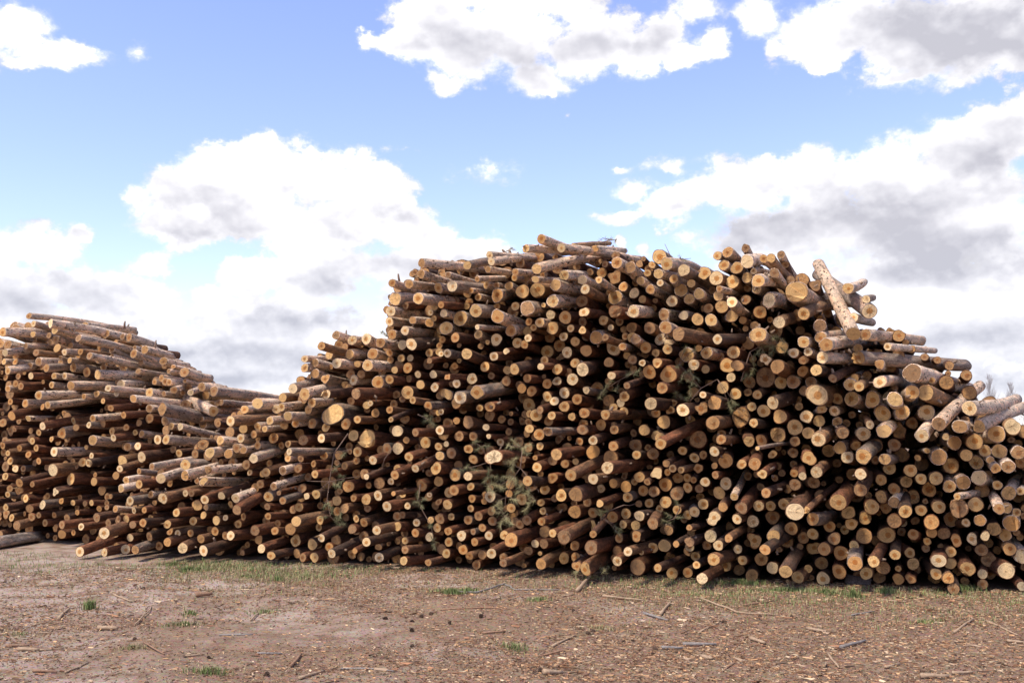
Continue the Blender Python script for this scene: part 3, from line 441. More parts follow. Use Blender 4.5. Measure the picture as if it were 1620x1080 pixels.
# ---------------------------------------------------------------- log geometry
NS, NR = 18, 16
_i, _j = np.meshgrid(np.arange(NR - 1), np.arange(NS), indexing='ij')
Q_BARK = np.stack([_i * NS + _j, _i * NS + (_j + 1) % NS, (_i + 1) * NS + (_j + 1) % NS, (_i + 1) * NS + _j], -1).reshape(-1, 4)
_k = np.arange(NS)
Q_CAP = np.stack([_k, (_k + 1) % NS, NS + (_k + 1) % NS, NS + _k], 1); T_CAP = np.stack([NS + _k, NS + (_k + 1) % NS, np.full(NS, 2 * NS)], 1)
ANG = np.arange(NS) * 2 * math.pi / NS
def log_geo(g):
    R, L = g['R'], g['L']
    odd = g.get('odd', random.random() < .10)
    prof = 1 + sum(random.gauss(0, am * (2.6 if odd else 1)) * np.cos(m * ANG + random.uniform(0, 6.3)) for m, am in ((2, .05), (3, .032), (4, .02), (5, .016)))
    prof /= prof.mean()
    zz = np.concatenate([[0, 0, .012], L * np.linspace(.03, 1, NR - 4) ** 1.25, [L]])
    tp = 1 - random.uniform(.02, .17) * zz / L
    rad = (tp[:, None] * prof[None]) * R * (1 + vnoise(NR, NS, .024))
    rad[1] = rad[2] * .985; rad[0] = rad[1] * .93; rad[-2] = rad[-1]; rad[-1] = rad[-2] * .93
    for kn in range(random.choice((0, 1, 1, 2))):               # swellings where branches were
        zi = random.randint(4, NR - 3); rad[zi] *= 1 + random.uniform(.03, .09) * np.clip(np.cos(ANG - random.uniform(0, 6.3)), 0, 1)
    bd = .004 if g.get('far') else .017
    b1, b2 = random.gauss(0, bd), random.gauss(0, bd)
    bx, by = b1 * L * np.sin(math.pi * zz / L), b2 * L * np.sin(math.pi * zz / L)
    X = rad * np.cos(ANG) + bx[:, None]; Y = rad * np.sin(ANG) + by[:, None]
    Z = np.repeat(zz[:, None], NS, 1)
    kx, ky = random.gauss(0, .09), random.gauss(0, .09)
    Z[:3] += (X[:3] * kx + Y[:3] * ky); Z[-2:] += (X[-2:] * random.gauss(0, .06))
    VB = np.stack([X, Y, Z], -1).reshape(-1, 3)
    o = RNG.uniform(0, 60, 3)
    LB = VB + o
    caps = []; hc = RNG.normal(0, .12, 2)
    for ring, sgn in ((0, 1), (NR - 1, -1)):
        c = VB[ring * NS:(ring + 1) * NS]; cen = c.mean(0); inner = cen + (c - cen) * .5 + RNG.normal(0, .0015, (NS, 3))
        V = np.vstack([c, inner, cen + np.array([0, 0, -sgn * .002])])
        f = [Q_CAP[:, ::-1], T_CAP[:, ::-1]] if sgn > 0 else [Q_CAP, T_CAP]
        l = (V - cen) / (R * tp[ring] * .93); l[:, :2] += hc * (1 - np.hypot(l[:, 0], l[:, 1]).clip(0, 1))[:, None]; l[:, 2] = o[2]
        caps.append((V, f, l))
    return VB, LB, caps
def frame(g):
    q = Vector((0, 0, 1)).rotation_difference(Vector(g['D'])) @ Quaternion((0, 0, 1), random.uniform(0, 6.28))
    return q
def rgb(h): return np.array([((int(h[i:i + 2], 16) / 255 + .055) / 1.055) ** 2.4 for i in (0, 2, 4)])
def mixc(a, b, f): return a + (b - a) * f
REDB, DARKB, PALEB, GREYB, TANB = np.array([.185, .080, .041]), np.array([.10, .064, .045]), np.array([.82, .64, .475]), np.array([.36, .275, .21]), np.array([.33, .195, .105])  # PALEB: bleached bark, with some of the light on the crest painted in
E_PALE, E_MID, E_OR, E_GR = np.array([.84, .62, .34]), np.array([.72, .455, .185]), np.array([.58, .30, .10]), np.array([.37, .205, .095])
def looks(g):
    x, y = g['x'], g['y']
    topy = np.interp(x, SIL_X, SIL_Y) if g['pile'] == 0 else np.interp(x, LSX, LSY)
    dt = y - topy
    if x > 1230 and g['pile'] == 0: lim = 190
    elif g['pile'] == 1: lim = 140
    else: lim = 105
    w_ = np.clip(1.55 - dt / lim, 0, 1)  # more logs go pale towards the top edge, partly painted light
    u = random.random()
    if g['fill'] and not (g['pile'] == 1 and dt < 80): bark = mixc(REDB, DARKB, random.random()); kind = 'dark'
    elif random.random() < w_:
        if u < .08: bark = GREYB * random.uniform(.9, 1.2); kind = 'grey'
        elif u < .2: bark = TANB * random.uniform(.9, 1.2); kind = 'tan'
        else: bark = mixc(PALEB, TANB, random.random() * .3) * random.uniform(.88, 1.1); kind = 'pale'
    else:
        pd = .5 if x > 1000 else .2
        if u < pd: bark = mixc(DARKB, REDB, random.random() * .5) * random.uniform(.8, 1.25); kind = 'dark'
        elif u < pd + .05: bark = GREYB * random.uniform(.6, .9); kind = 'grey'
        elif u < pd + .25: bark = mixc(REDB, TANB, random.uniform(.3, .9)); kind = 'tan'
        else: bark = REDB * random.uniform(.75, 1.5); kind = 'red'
    fleck = {'pale': random.uniform(.5, 1), 'grey': .5, 'tan': .4}.get(kind, .15)
    v = random.random(); st = g['hint'] > .12 if 'hint' in g else False
    pp = .30 if st else .14  # ends that stand out are pale more often, light put into the colour
    if g['fill']: end = mixc(E_GR, E_OR, random.random() * .8); ek = 'dull'  # ends deeper in are darker, shade put into the colour
    elif v < pp: end = mixc(E_PALE, E_MID, random.random() * .5); ek = 'pale'
    elif v < .60: end = mixc(E_MID, E_OR, random.random() * .6); ek = 'golden'
    elif v < .84: end = mixc(E_OR, E_GR, random.random() * .5); ek = 'orange'
    else: end = mixc(E_GR, E_OR, random.random() * .4); ek = 'dull'
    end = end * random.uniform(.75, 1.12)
    wp = (random.uniform(.3, 1) if random.random() < .7 else .08, random.uniform(.4, 1) if random.random() < .35 else 0, random.uniform(.1, .6) if ek != 'dull' else .8)
    g['bark_kind'], g['end_kind'] = kind, ek
    return np.append(bark, fleck), np.append(end, 1), wp

# ---------------------------------------------------------------- which logs stand as things of their own
for g in logs: g['score'] = math.pi * g['r'] ** 2 + 1.6 * g['r'] * g['len_px'] + (400 if g['far'] else 0)
order = sorted(range(N), key=lambda i: -logs[i]['score'])
single = set(order[:300])
SPEC = {}   # labels of the few logs that stand out by themselves: (x, y) -> label
for sx, sy, lab in [
 (1350, 528, 'pale peeling log propped steeply on end over the crest of the large pile'),
 (1375, 493, 'grey weathered log slanting across behind the steeply propped pale log'),
 (856, 378, 'log raking upward on the very top of the large pile, cut end in the sky'),
 (888, 392, 'long pale log lying across the very top of the large pile'),
 (849, 425, 'thick long pale log lying broadside just under the crest of the large pile'),
 (1260, 462, 'very thick pale log with a split two-step cut end beside the propped pole'),
 (1485, 670, 'slim smooth pale pole leaning diagonally against the sloping shoulder of the large pile'),
 (1360, 566, 'long grey barkless log jutting out over the sloping shoulder of the large pile'),
 (527, 655, 'very thick log with a big golden lopsided cut end in the low flank'),
 (582, 694, 'thick log with a split two-tone wedge on its cut end'),
 (781, 722, 'log with a large pale lopsided cut end above the hanging pine bough'),
 (729, 629, 'log with a broad whitish cut end beside a log with grey lichened bark'),
 (758, 620, 'thick log with grey lichened bark beside a broad whitish cut end'),
 (776, 641, 'orange-barked log with a dark knot in its cut end, jutting from the pile face'),
 (1508, 931, 'short stub of log fallen on the ground at the foot of the pile'),
 (926, 899, 'log end resting on the ground among fallen pine needles'),
 (165, 843, 'thick log with a big pale cut end at the toe of the low flank'),
 (126, 872, 'reddish log sticking out farthest at the bottom of the low toe'),
 (257, 647, 'thick grey weathered log lying on the slope of the smaller pile'),
 (338, 650, 'slim log sliding down the slope of the smaller pile, cut end facing out'),
 (1172, 664, 'thick log with a blotched stained cut end in the upper face'),
 (1211, 597, 'very thick log with a dark cracked cut end set back in the face'),
 (1022, 872, 'thin reddish branch-like log lying almost level near the ground'),
 (1162, 785, 'thin pale log tilted steeply in the pile face'),
 (1195, 803, 'reddish log tilted steeply beside a thin pale tilted log')]:
    i = min((i for i in range(N)), key=lambda i: math.hypot(logs[i]['x'] - sx, logs[i]['y'] - sy))
    if math.hypot(logs[i]['x'] - sx, logs[i]['y'] - sy) < 14 and i not in SPEC: SPEC[i] = lab; single.add(i)
print('SPEC', len(SPEC))
drop = [i for i in order if i in single and i not in SPEC][::-1][:max(0, len(single) - 300)]
single -= set(drop)
def log_label(g):
    R = g['R']; sz = 'thick' if R > .098 else ('thin' if R < .070 else 'medium')
    ek = {'pale': 'pale', 'golden': 'golden', 'orange': 'orange', 'dull': 'dull'}[g['end_kind']]
    bk = {'pale': 'pale', 'grey': 'grey', 'tan': 'tan', 'red': 'reddish', 'dark': 'dark'}[g['bark_kind']]
    x, y = g['x'], g['y']; jut = ' jutting' if g['len_px'] > 24 else ''
    if g['pile'] == 1:
        wh = 'in the top courses of the smaller pile' if y < 590 else ('halfway up the smaller pile' if y < 720 else 'low down in the smaller pile')
    else:
        dt = y - np.interp(x, SIL_X, SIL_Y); z = g['P'][2]
        if abs(x - 800) < 110 and abs(y - 760) < 95: wh = 'around the yellowish hanging bough'
        else:
            zone = 'below the propped pole' if x > 1240 else ('beside the propped pole' if x > 1090 else ('below the summit' if x > 640 else 'of the low flank'))
            wh = ('at the foot ' if z < .45 else ('along the top edge ' if dt < 70 else ('in the lower face ' if z < 1.5 else 'in the upper face '))) + zone
    return f'{sz} {bk}{jut} log, {ek} cut end, {wh}'
stuff_b, stuff_e = Batch(), Batch()
Q3 = lambda q: np.array(q.to_matrix())
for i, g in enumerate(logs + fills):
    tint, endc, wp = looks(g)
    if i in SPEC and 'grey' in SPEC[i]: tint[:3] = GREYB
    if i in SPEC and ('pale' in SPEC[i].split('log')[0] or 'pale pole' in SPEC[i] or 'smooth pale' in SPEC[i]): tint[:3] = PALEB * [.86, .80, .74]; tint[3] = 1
    if i in SPEC and ('reddish' in SPEC[i][:12] or 'orange-barked' in SPEC[i]): tint[:3] = REDB * 1.5
    if i in SPEC and ('whitish' in SPEC[i][:25] or 'pale lopsided' in SPEC[i] or 'big pale' in SPEC[i]): endc[:3] = E_PALE * 1.1
    if i in SPEC:
        if 'lopsided' in SPEC[i]: g['odd'] = True
        if 'golden' in SPEC[i]: endc[:3] = E_MID
        if 'blotched' in SPEC[i]: wp = (.3, .5, 1)
        if 'dark cracked' in SPEC[i]: endc[:3] = E_GR; wp = (.6, 1, .6)
    VB, LB, caps = log_geo(g); q = frame(g)
    if i in single:
        root = empty('log', g['P']); root.rotation_mode = 'QUATERNION'; root.rotation_quaternion = q
        if i in SPEC: tag(root, SPEC[i], 'log', 'logs standing out in the piles')
        else:
            lab = log_label(g); tag(root, lab, 'log', lab)
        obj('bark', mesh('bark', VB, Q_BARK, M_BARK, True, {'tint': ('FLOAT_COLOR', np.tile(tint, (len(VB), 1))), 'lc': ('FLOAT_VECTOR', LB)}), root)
        for c, (V, f, l) in enumerate(caps):
            if c == 1 and not (g['far'] or g['len_px'] > 25): continue
            obj('cut_end', mesh('cut_end', V, f, M_END, False, {'tint': ('FLOAT_COLOR', np.tile(endc, (len(V), 1))), 'lc': ('FLOAT_VECTOR', l), 'wp': ('FLOAT_VECTOR', np.tile(wp, (len(V), 1)))}), root)
        if i in SPEC and 'dark knot' in SPEC[i]:
            Vk, fk = tube(caps[0][0][-1] + np.array([[.012, .01, .01], [.012, .01, -.004], [.012, .01, -.006]]), [.022, .020, .012], 9)
            obj('knot', mesh('knot', Vk, fk, M_CONE, True), root)
        if g['len_px'] > 12:
            for k in range(random.choice((0, 0, 1, 2, 3)) if g['bark_kind'] != 'pale' else random.choice((1, 2, 4, 6))):           # stubs of cut branches
                a = random.uniform(0, 6.28); z = random.uniform(.08, .9 if not g['far'] else g['L'] * .9); h = random.uniform(.02, .06); rr = random.uniform(.008, .017)
                dv = np.array([math.cos(a), math.sin(a), random.uniform(-.5, .5)])
                p0 = np.array([math.cos(a) * g['R'] * .85, math.sin(a) * g['R'] * .85, z])
                V, f = tube([p0, p0 + dv * (g['R'] * .15 + h * .6), p0 + dv * (g['R'] * .15 + h)], [rr * 1.4, rr, rr * .85], 7)
                obj('branch_stub', mesh('branch_stub', V, f, M_STUB, True), root)
        if (i in SPEC and 'split' in SPEC[i]) or random.random() < .07:   # half the end left standing where the log split
            Vc = caps[0][0][:NS]; cen = Vc.mean(0); th = random.uniform(-.3, .3) * g['R']; aa = random.uniform(0, 6.28)
            ax = np.array([math.cos(aa), math.sin(aa), 0]); sel = [k for k in range(NS) if np.dot(Vc[k] - cen, ax) > th]
            k0 = next(k for k in sel if (k - 1) % NS not in sel); run = [(k0 + k) % NS for k in range(len(sel))]
            if len(run) > 3:
                m = len(run); lo = (Vc[run] - cen) * .97 + cen; hi = lo + np.array([0, 0, -1.0]) * RNG.uniform(.018, .045, (m, 1)) * (1.0 + .6 * random.random()); mid = hi.mean(0)
                V = np.vstack([lo, hi, mid]); kk = np.arange(m - 1)
                fq = np.concatenate([np.stack([kk, kk + 1, m + kk + 1, m + kk], 1), [[m - 1, 0, m, 2 * m - 1]]])
                ft = np.stack([m + (np.arange(m) + 1) % m, np.full(m, 2 * m), m + np.arange(m)], 1)
                l = (V - cen) / g['R']; l[:, 2] = random.uniform(0, 50); e2 = endc.copy(); e2[:3] *= random.choice((.75, 1.15))
                obj('split_step', mesh('split_step', V, [fq, ft], M_END, False, {'tint': ('FLOAT_COLOR', np.tile(e2, (len(V), 1))), 'lc': ('FLOAT_VECTOR', l), 'wp': ('FLOAT_VECTOR', np.tile(wp, (len(V), 1)))}), root)
        if random.random() < .12:                                     # sliver left standing by the saw
            a = random.uniform(3.3, 6.1); p0 = np.array([math.cos(a), math.sin(a), 0]) * g['R'] * .8; dz = random.uniform(.05, .12); ww = random.uniform(.008, .02)
            tv = np.array([-math.sin(a), math.cos(a), 0]) * ww; up = np.array([math.cos(a), math.sin(a), 0]) * .006
            tip = p0 + np.array([0, 0, -dz]) + up * random.uniform(-2, 5)
            V = np.array([p0 - tv - up, p0 + tv - up, p0 + tv + up, p0 - tv + up, tip]) + np.array([[0, 0, .01]] * 4 + [[0, 0, 0]])
            obj('splinter', mesh('splinter', V, [np.array([[0, 1, 4], [1, 2, 4], [2, 3, 4], [3, 0, 4]])], M_RAW), root)
    else:
        Rm = Q3(q)
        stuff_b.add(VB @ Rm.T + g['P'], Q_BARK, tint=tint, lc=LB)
        V, f, l = caps[0]; stuff_e.add(V @ Rm.T + g['P'], f, tint=endc, lc=l, wp=np.array(wp))
        V, f, l = caps[1]; stuff_e.add(V @ Rm.T + g['P'], f, tint=endc, lc=l, wp=np.array(wp))
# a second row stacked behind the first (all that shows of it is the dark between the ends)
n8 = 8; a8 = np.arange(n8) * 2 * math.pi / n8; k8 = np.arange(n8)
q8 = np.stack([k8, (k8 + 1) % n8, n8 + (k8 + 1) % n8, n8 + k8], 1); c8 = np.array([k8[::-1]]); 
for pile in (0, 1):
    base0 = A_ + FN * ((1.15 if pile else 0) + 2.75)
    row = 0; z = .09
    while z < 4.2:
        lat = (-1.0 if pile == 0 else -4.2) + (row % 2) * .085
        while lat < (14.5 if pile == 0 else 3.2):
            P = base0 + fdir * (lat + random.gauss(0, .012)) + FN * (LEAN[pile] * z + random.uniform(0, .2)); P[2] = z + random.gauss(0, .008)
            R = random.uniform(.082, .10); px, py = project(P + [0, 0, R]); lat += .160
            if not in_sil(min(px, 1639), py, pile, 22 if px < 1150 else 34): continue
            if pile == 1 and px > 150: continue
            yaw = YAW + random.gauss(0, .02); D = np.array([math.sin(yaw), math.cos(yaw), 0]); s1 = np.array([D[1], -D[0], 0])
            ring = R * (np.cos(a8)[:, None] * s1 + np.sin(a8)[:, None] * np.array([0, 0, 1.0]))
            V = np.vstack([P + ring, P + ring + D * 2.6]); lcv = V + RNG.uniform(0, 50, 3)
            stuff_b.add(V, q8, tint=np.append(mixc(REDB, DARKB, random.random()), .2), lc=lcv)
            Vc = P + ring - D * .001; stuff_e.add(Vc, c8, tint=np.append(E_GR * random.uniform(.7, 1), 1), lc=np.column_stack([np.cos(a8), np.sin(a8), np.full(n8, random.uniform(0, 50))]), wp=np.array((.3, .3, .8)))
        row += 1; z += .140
rest = empty('packed_logs', A_)
tag(rest, 'mass of further pine logs packed between and behind the others in both piles', 'log pile', kind='stuff')
for nm, bt, mt, sm in (('bark', stuff_b, M_BARK, True), ('cut_ends', stuff_e, M_END, False)):
    o = obj(nm, bt.build(nm, mt, sm), rest); o.location = -Vector(A_); o['kind'] = 'stuff'
# ---------------------------------------------------------------- ground
def axis(lo, hi, step, far):
    core = np.arange(lo, hi + 1e-6, step); out = []
    s, p = step, hi
    while p < far: s *= 1.45; p += s; out.append(p)
    l = []; s, p = step, lo
    while p > -far: s *= 1.45; p -= s; l.append(p)
    return np.concatenate([l[::-1], core, out])
gx, gy = axis(-11, 9, .07, 4000), axis(4, 16, .07, 4000)
GX, GY = np.meshgrid(gx, gy, indexing='ij')
def lump(X, Y):
    rs = np.random.default_rng(3); z = np.zeros_like(X)
    for k in range(26):
        fr = rs.uniform(.6, 9); a = rs.uniform(0, 6.28); z += np.sin(fr * (X * math.cos(a) + Y * math.sin(a)) + rs.uniform(0, 6.28)) * .012 / (fr ** .6)
    return z * np.exp(-(np.clip(np.hypot(X, Y - 10) - 14, 0, None) / 8) ** 2)
near = np.clip(1 - (((GX - A_[0]) * FN[0] + (GY - A_[1]) * FN[1]) + .6) / .6, 0, 1)      # flat under the piles
GZ = lump(GX, GY) * near - .012 * (near > 0) * 0
def gz(p): return float(lump(np.array(p[0]), np.array(p[1])) * np.clip(1 - (((p[0] - A_[0]) * FN[0] + (p[1] - A_[1]) * FN[1]) + .6) / .6, 0, 1))
ni, nj = len(gx), len(gy)
_i, _j = np.meshgrid(np.arange(ni - 1), np.arange(nj - 1), indexing='ij')
GQ = np.stack([_i * nj + _j, (_i + 1) * nj + _j, (_i + 1) * nj + _j + 1, _i * nj + _j + 1], -1).reshape(-1, 4)
M_GR, t, b = material('yard_soil')
pc = t.node('ShaderNodeTexCoord').outputs['Object']
a1 = t.noise(pc, .55, 4, .55); a2 = t.noise(pc, 3.5, 5, .6); a3 = t.noise(pc, 45, 4, .7); a4 = t.noise(t.vmath('MULTIPLY', pc, (1, 1.6, 1)), 130, 3, .7)
ch = t.voro(t.vmath('ADD', t.vmath('MULTIPLY', pc, (1, 2.0, 1)), t.vmath('MULTIPLY', t.node('ShaderNodeTexNoise').outputs['Color'], (0, 0, 0))), 38, 'F1')
soil = t.mix(t.rng(a2, .3, .7), (.18, .112, .070, 1), (.335, .22, .14, 1))
sepx = t.node('ShaderNodeSeparateXYZ'); t.put(sepx.inputs[0], pc)
sandm = t.math('MULTIPLY', t.rng(t.math('ADD', a1, t.math('MULTIPLY', sepx.outputs[0], -.03)), .48, .66), t.rng(a2, .36, .56))
soil = t.mix(sandm, soil, (.44, .33, .255, 1))
chip = t.mix(t.rng(a4, .35, .65), (.14, .075, .046, 1), (.47, .30, .19, 1))
soil = t.mix(t.math('MULTIPLY', t.rng(a3, .46, .60), t.math('SUBTRACT', .85, t.math('MULTIPLY', sandm, .6))), soil, chip)
soil = t.mix(.35, soil, t.mix(1.0, soil, ch.outputs['Color'], 'MULTIPLY'))
soil = t.mix(t.rng(a4, .62, .75, 0, .7), soil, (.035, .022, .016, 1))
t.put(b.inputs['Base Color'], soil); b.inputs['Roughness'].default_value = .95
bump(t, b, t.math('ADD', t.math('MULTIPLY', a3, .6), t.math('ADD', t.math('MULTIPLY', a4, .4), t.math('MULTIPLY', ch.outputs['Distance'], .5))), 1.0, .012)
go = obj('ground', mesh('ground', np.stack([GX, GY, GZ], -1).reshape(-1, 3), GQ, M_GR, True)); tag(go, 'bare trampled soil strewn with bark litter in front of the piles', 'ground', kind='structure')

# ---------------------------------------------------------------- litter of bark and wood chips (uncountable)
def front(p):  # metres in front of the foot of the large pile
    return -((p[0] - A_[0]) * FN[0] + (p[1] - A_[1]) * FN[1])
PAL = [(.42, .29, .18), (.33, .20, .125), (.27, .14, .085), (.19, .10, .065), (.46, .36, .26), (.10, .062, .045), (.30, .22, .165), (.44, .27, .15), (.24, .13, .08)]
patch = np.random.default_rng(9)
pk = [(patch.uniform(.5, 2.4), patch.uniform(0, 6.28), patch.uniform(0, 6.28)) for _ in range(14)]
def dens2(x, y): return sum(np.sin(f * (x * math.cos(a) + y * math.sin(a)) + q) for f, a, q in pk) / 5
NL = 260000
ly = patch.uniform(5.6, 14.5, NL); lx = patch.uniform(-1, 1, NL) * (.52 * ly + 1.6)
lf = -((lx - A_[0]) * FN[0] + (ly - A_[1]) * FN[1])
ok = (lf > -.3) & (patch.random(NL) < .48 + .30 * dens2(lx, ly) + .16 * np.clip(lx / 3, -1, 1) + .25 * np.exp(-(np.clip(lf, 0, None) / .7) ** 2))
lx, ly, lf = lx[ok], ly[ok], lf[ok]; NL = len(lx); print('LITTER', NL)
u = patch.random(NL)
LL = np.where(u < .90, patch.uniform(.008, .032, NL), np.where(u < .985, patch.uniform(.03, .06, NL), patch.uniform(.06, .12, NL)))
WW = LL * np.where(u < .985, patch.uniform(.07, .32, NL), patch.uniform(.05, .18, NL))
la = patch.uniform(0, math.pi, NL); ca, sa = np.cos(la), np.sin(la); tl, ts = patch.normal(0, .22, NL), patch.normal(0, .5, NL)
lz = lump(lx, ly) * np.clip(1 - (-lf + .6) / .6, 0, 1) + .004 + np.abs(patch.normal(0, .006, NL))
top_ = []
for (uu_, ww_) in ((-1, -.6), (.8, -1.0), (1, .5), (-.6, .9)):
    jx = uu_ * LL / 2 * patch.uniform(.75, 1.15, NL); jy = ww_ * WW / 2 * patch.uniform(.6, 1.2, NL)
    top_.append(np.stack([lx + jx * ca - jy * sa, ly + jx * sa + jy * ca, lz + np.abs(jx * tl) + jy * ts], -1))
top_ = np.stack(top_, 1); bot_ = top_ - np.array([0, 0, .004])
LV = np.concatenate([top_, bot_], 1).reshape(-1, 3); off = np.arange(NL)[:, None] * 8
side = np.concatenate([off + np.array([[4 + k, 4 + (k + 1) % 4, (k + 1) % 4, k]]) for k in range(4)])
pal = np.array((1.38, 1.28, 1.10)) * np.array(PAL)[patch.integers(0, len(PAL), NL)] * patch.uniform(.35, 1.2, (NL, 1))
o = obj('wood_litter', mesh('wood_litter', LV, [off + np.arange(4)[None], side], M_VC, False, {'tint': ('FLOAT_COLOR', np.repeat(np.column_stack([pal, np.ones(NL)]), 8, 0))}))
tag(o, 'loose bark flakes and wood chips covering the bare ground', 'litter', kind='stuff')

# ---------------------------------------------------------------- grass (uncountable)
gr = Batch(); rg = random.Random(11)
def blade(x, y, h, wd, dry):
    a = rg.uniform(0, 6.28); lean = rg.uniform(.1, .7) * h; z = gz((x, y)) - .004
    dx, dy = math.cos(a), math.sin(a); px_, py_ = -dy * wd, dx * wd
    m = np.array([x + dx * lean * .3, y + dy * lean * .3, z + h * .6]); tp = np.array([x + dx * lean, y + dy * lean, z + h])
    V = np.array([[x - px_, y - py_, z], [x + px_, y + py_, z], m + [px_ * .8, py_ * .8, 0], m - [px_ * .8, py_ * .8, 0], tp])
    c = np.array((.40, .32, .16)) * rg.uniform(.6, 1.2) if rg.random() < dry else np.array((.15, .185, .06)) * rg.uniform(.6, 1.6)
    gr.add(V, [np.array([[0, 1, 2, 3]]), np.array([[3, 2, 4]])], tint=np.append(c, 1))
def tuft(px, py, rx, rz, nb, h, dry=.25):
    c = ground_pt(px, py)
    for k in range(nb):
        r_ = abs(rg.gauss(0, .5)); a = rg.uniform(0, 6.28)
        blade(c[0] + math.cos(a) * r_ * rx, c[1] + math.sin(a) * r_ * rz, h * rg.uniform(.5, 1.2), rg.uniform(.002, .0045), dry)
for k in range(60000):                                        # thin sward along the foot of the piles
    px = rg.uniform(-150, 1780); py = np.interp(px, [0, 130, 560, 930, 1620], [872, 880, 895, 912, 940]) + abs(rg.gauss(4, 22))
    c = ground_pt(px, py)
    dn = dens2(c[0] * 1.7 + 3, c[1] * 1.7)
    lush = max(math.exp(-((px - 400) / 190) ** 2), math.exp(-((px - 1240) / 190) ** 2), .45 * math.exp(-((px - 60) / 150) ** 2), .3)
    if rg.random() > lush * (.6 + .5 * dn): continue
    blade(c[0], c[1], rg.uniform(.02, .065), rg.uniform(.002, .004), .35 + .3 * (py > 915 and px < 900))
for a in [(142,962,.10,.10,190,.11,.08),(290,985,.25,.2,240,.05,.3),(300,968,.15,.15,160,.05,.3),(715,940,.28,.12,420,.07,.1),(740,936,.25,.1,260,.06,.1),(850,952,.16,.1,200,.05,.1),
          (815,1018,.2,.18,280,.05,.5),(330,1074,.22,.1,240,.06,.4),(1350,945,.10,.06,160,.12,.05),(1310,940,.25,.08,320,.07,.1),(1400,938,.14,.08,200,.08,.1),(300,905,.22,.1,320,.08,.1),
          (275,892,.25,.1,280,.07,.2),(440,920,.12,.08,150,.06,.1),(395,915,.2,.1,190,.05,.2),(1530,935,.25,.08,240,.08,.15),(1470,988,.2,.14,190,.04,.2),(210,1030,.22,.1,190,.04,.9),(950,990,.25,.15,200,.04,.7),(1240,935,.5,.1,600,.07,.1),(1170,925,.4,.1,460,.07,.1),(420,965,.3,.2,160,.04,.3),(30,1000,.3,.2,150,.03,.7)]: tuft(*a)
o = obj('grass', gr.build('grass', M_BLADE)); tag(o, 'short patchy grass growing along the foot of the piles', 'grass', kind='stuff')

# ---------------------------------------------------------------- sticks on the ground
G1, G2, G3 = (0, 840, 3.0), (540, 840, 3.0), (1080, 840, 3.0)
STK = 0
def stick(tile, pts, rad, kind, label, name='stick', group=None):
    ox, oy, s = tile; P = []
    for (x, y) in pts:
        p = ground_pt(ox + x / s, oy + y / s); p[2] = gz(p) + rad * .9; P.append(p)
    P = np.array(P)
    Q = []                                                    # subdivide and wobble
    for k in range(len(P) - 1):
        for f in np.linspace(0, 1, 5)[:-1]: Q.append(P[k] + (P[k + 1] - P[k]) * f)
    Q.append(P[-1]); Q = np.array(Q); L = np.linalg.norm(Q[-1] - Q[0])
    Q[1:-1] += RNG.normal(0, .012 * min(1, L), (len(Q) - 2, 3)) * [1, 1, .25]
    Q[:, 2] = [max(q[2], gz(q) + rad * .7) for q in Q]
    c = Q.mean(0); c[2] = 0
    rad *= .72
    V, f = tube(Q - c, rad * np.linspace(1.15, .7, len(Q)) * RNG.uniform(.9, 1.1, len(Q)), 7)
    o = obj(name, mesh(name, V, f, M_STICKS[kind], True)); o.location = c
    tag(o, label, 'stick', group); return o
stick(G2, [(530,292),(640,300),(775,255),(830,285),(1040,283)], .014, 'grey', 'long bent grey branch lying on the ground below the pine bough')
stick(G1, [(465,466),(558,470)], .028, 'pale', 'short thick pale yellowish stick lying on the bare sand')
stick(G1, [(930,316),(1008,310)], .034, 'brown', 'short thick orange-brown chunk of branch on the ground')
stick(G1, [(84,566),(185,566)], .022, 'pale', 'straight pale peeled stick lying on the sand')
stick(G1, [(278,416),(332,370)], .020, 'pale', 'pale brown stick lying askew near the lone tall grass tuft')
stick(G3, [(0,514),(160,518)], .020, 'grey', 'straight dark grey stick lying in the bark litter')
stick(G3, [(748,548),(868,526)], .020, 'grey', 'grey forked-looking stick in the bark litter')
stick(G3, [(1000,247),(1110,292)], .020, 'brown', 'brown stick slanting from under the pile next to the bark slab')
stick(G2, [(1120,295),(1190,215)], .030, 'pale', 'orange-brown broken branch standing out from the fallen pine sprig')
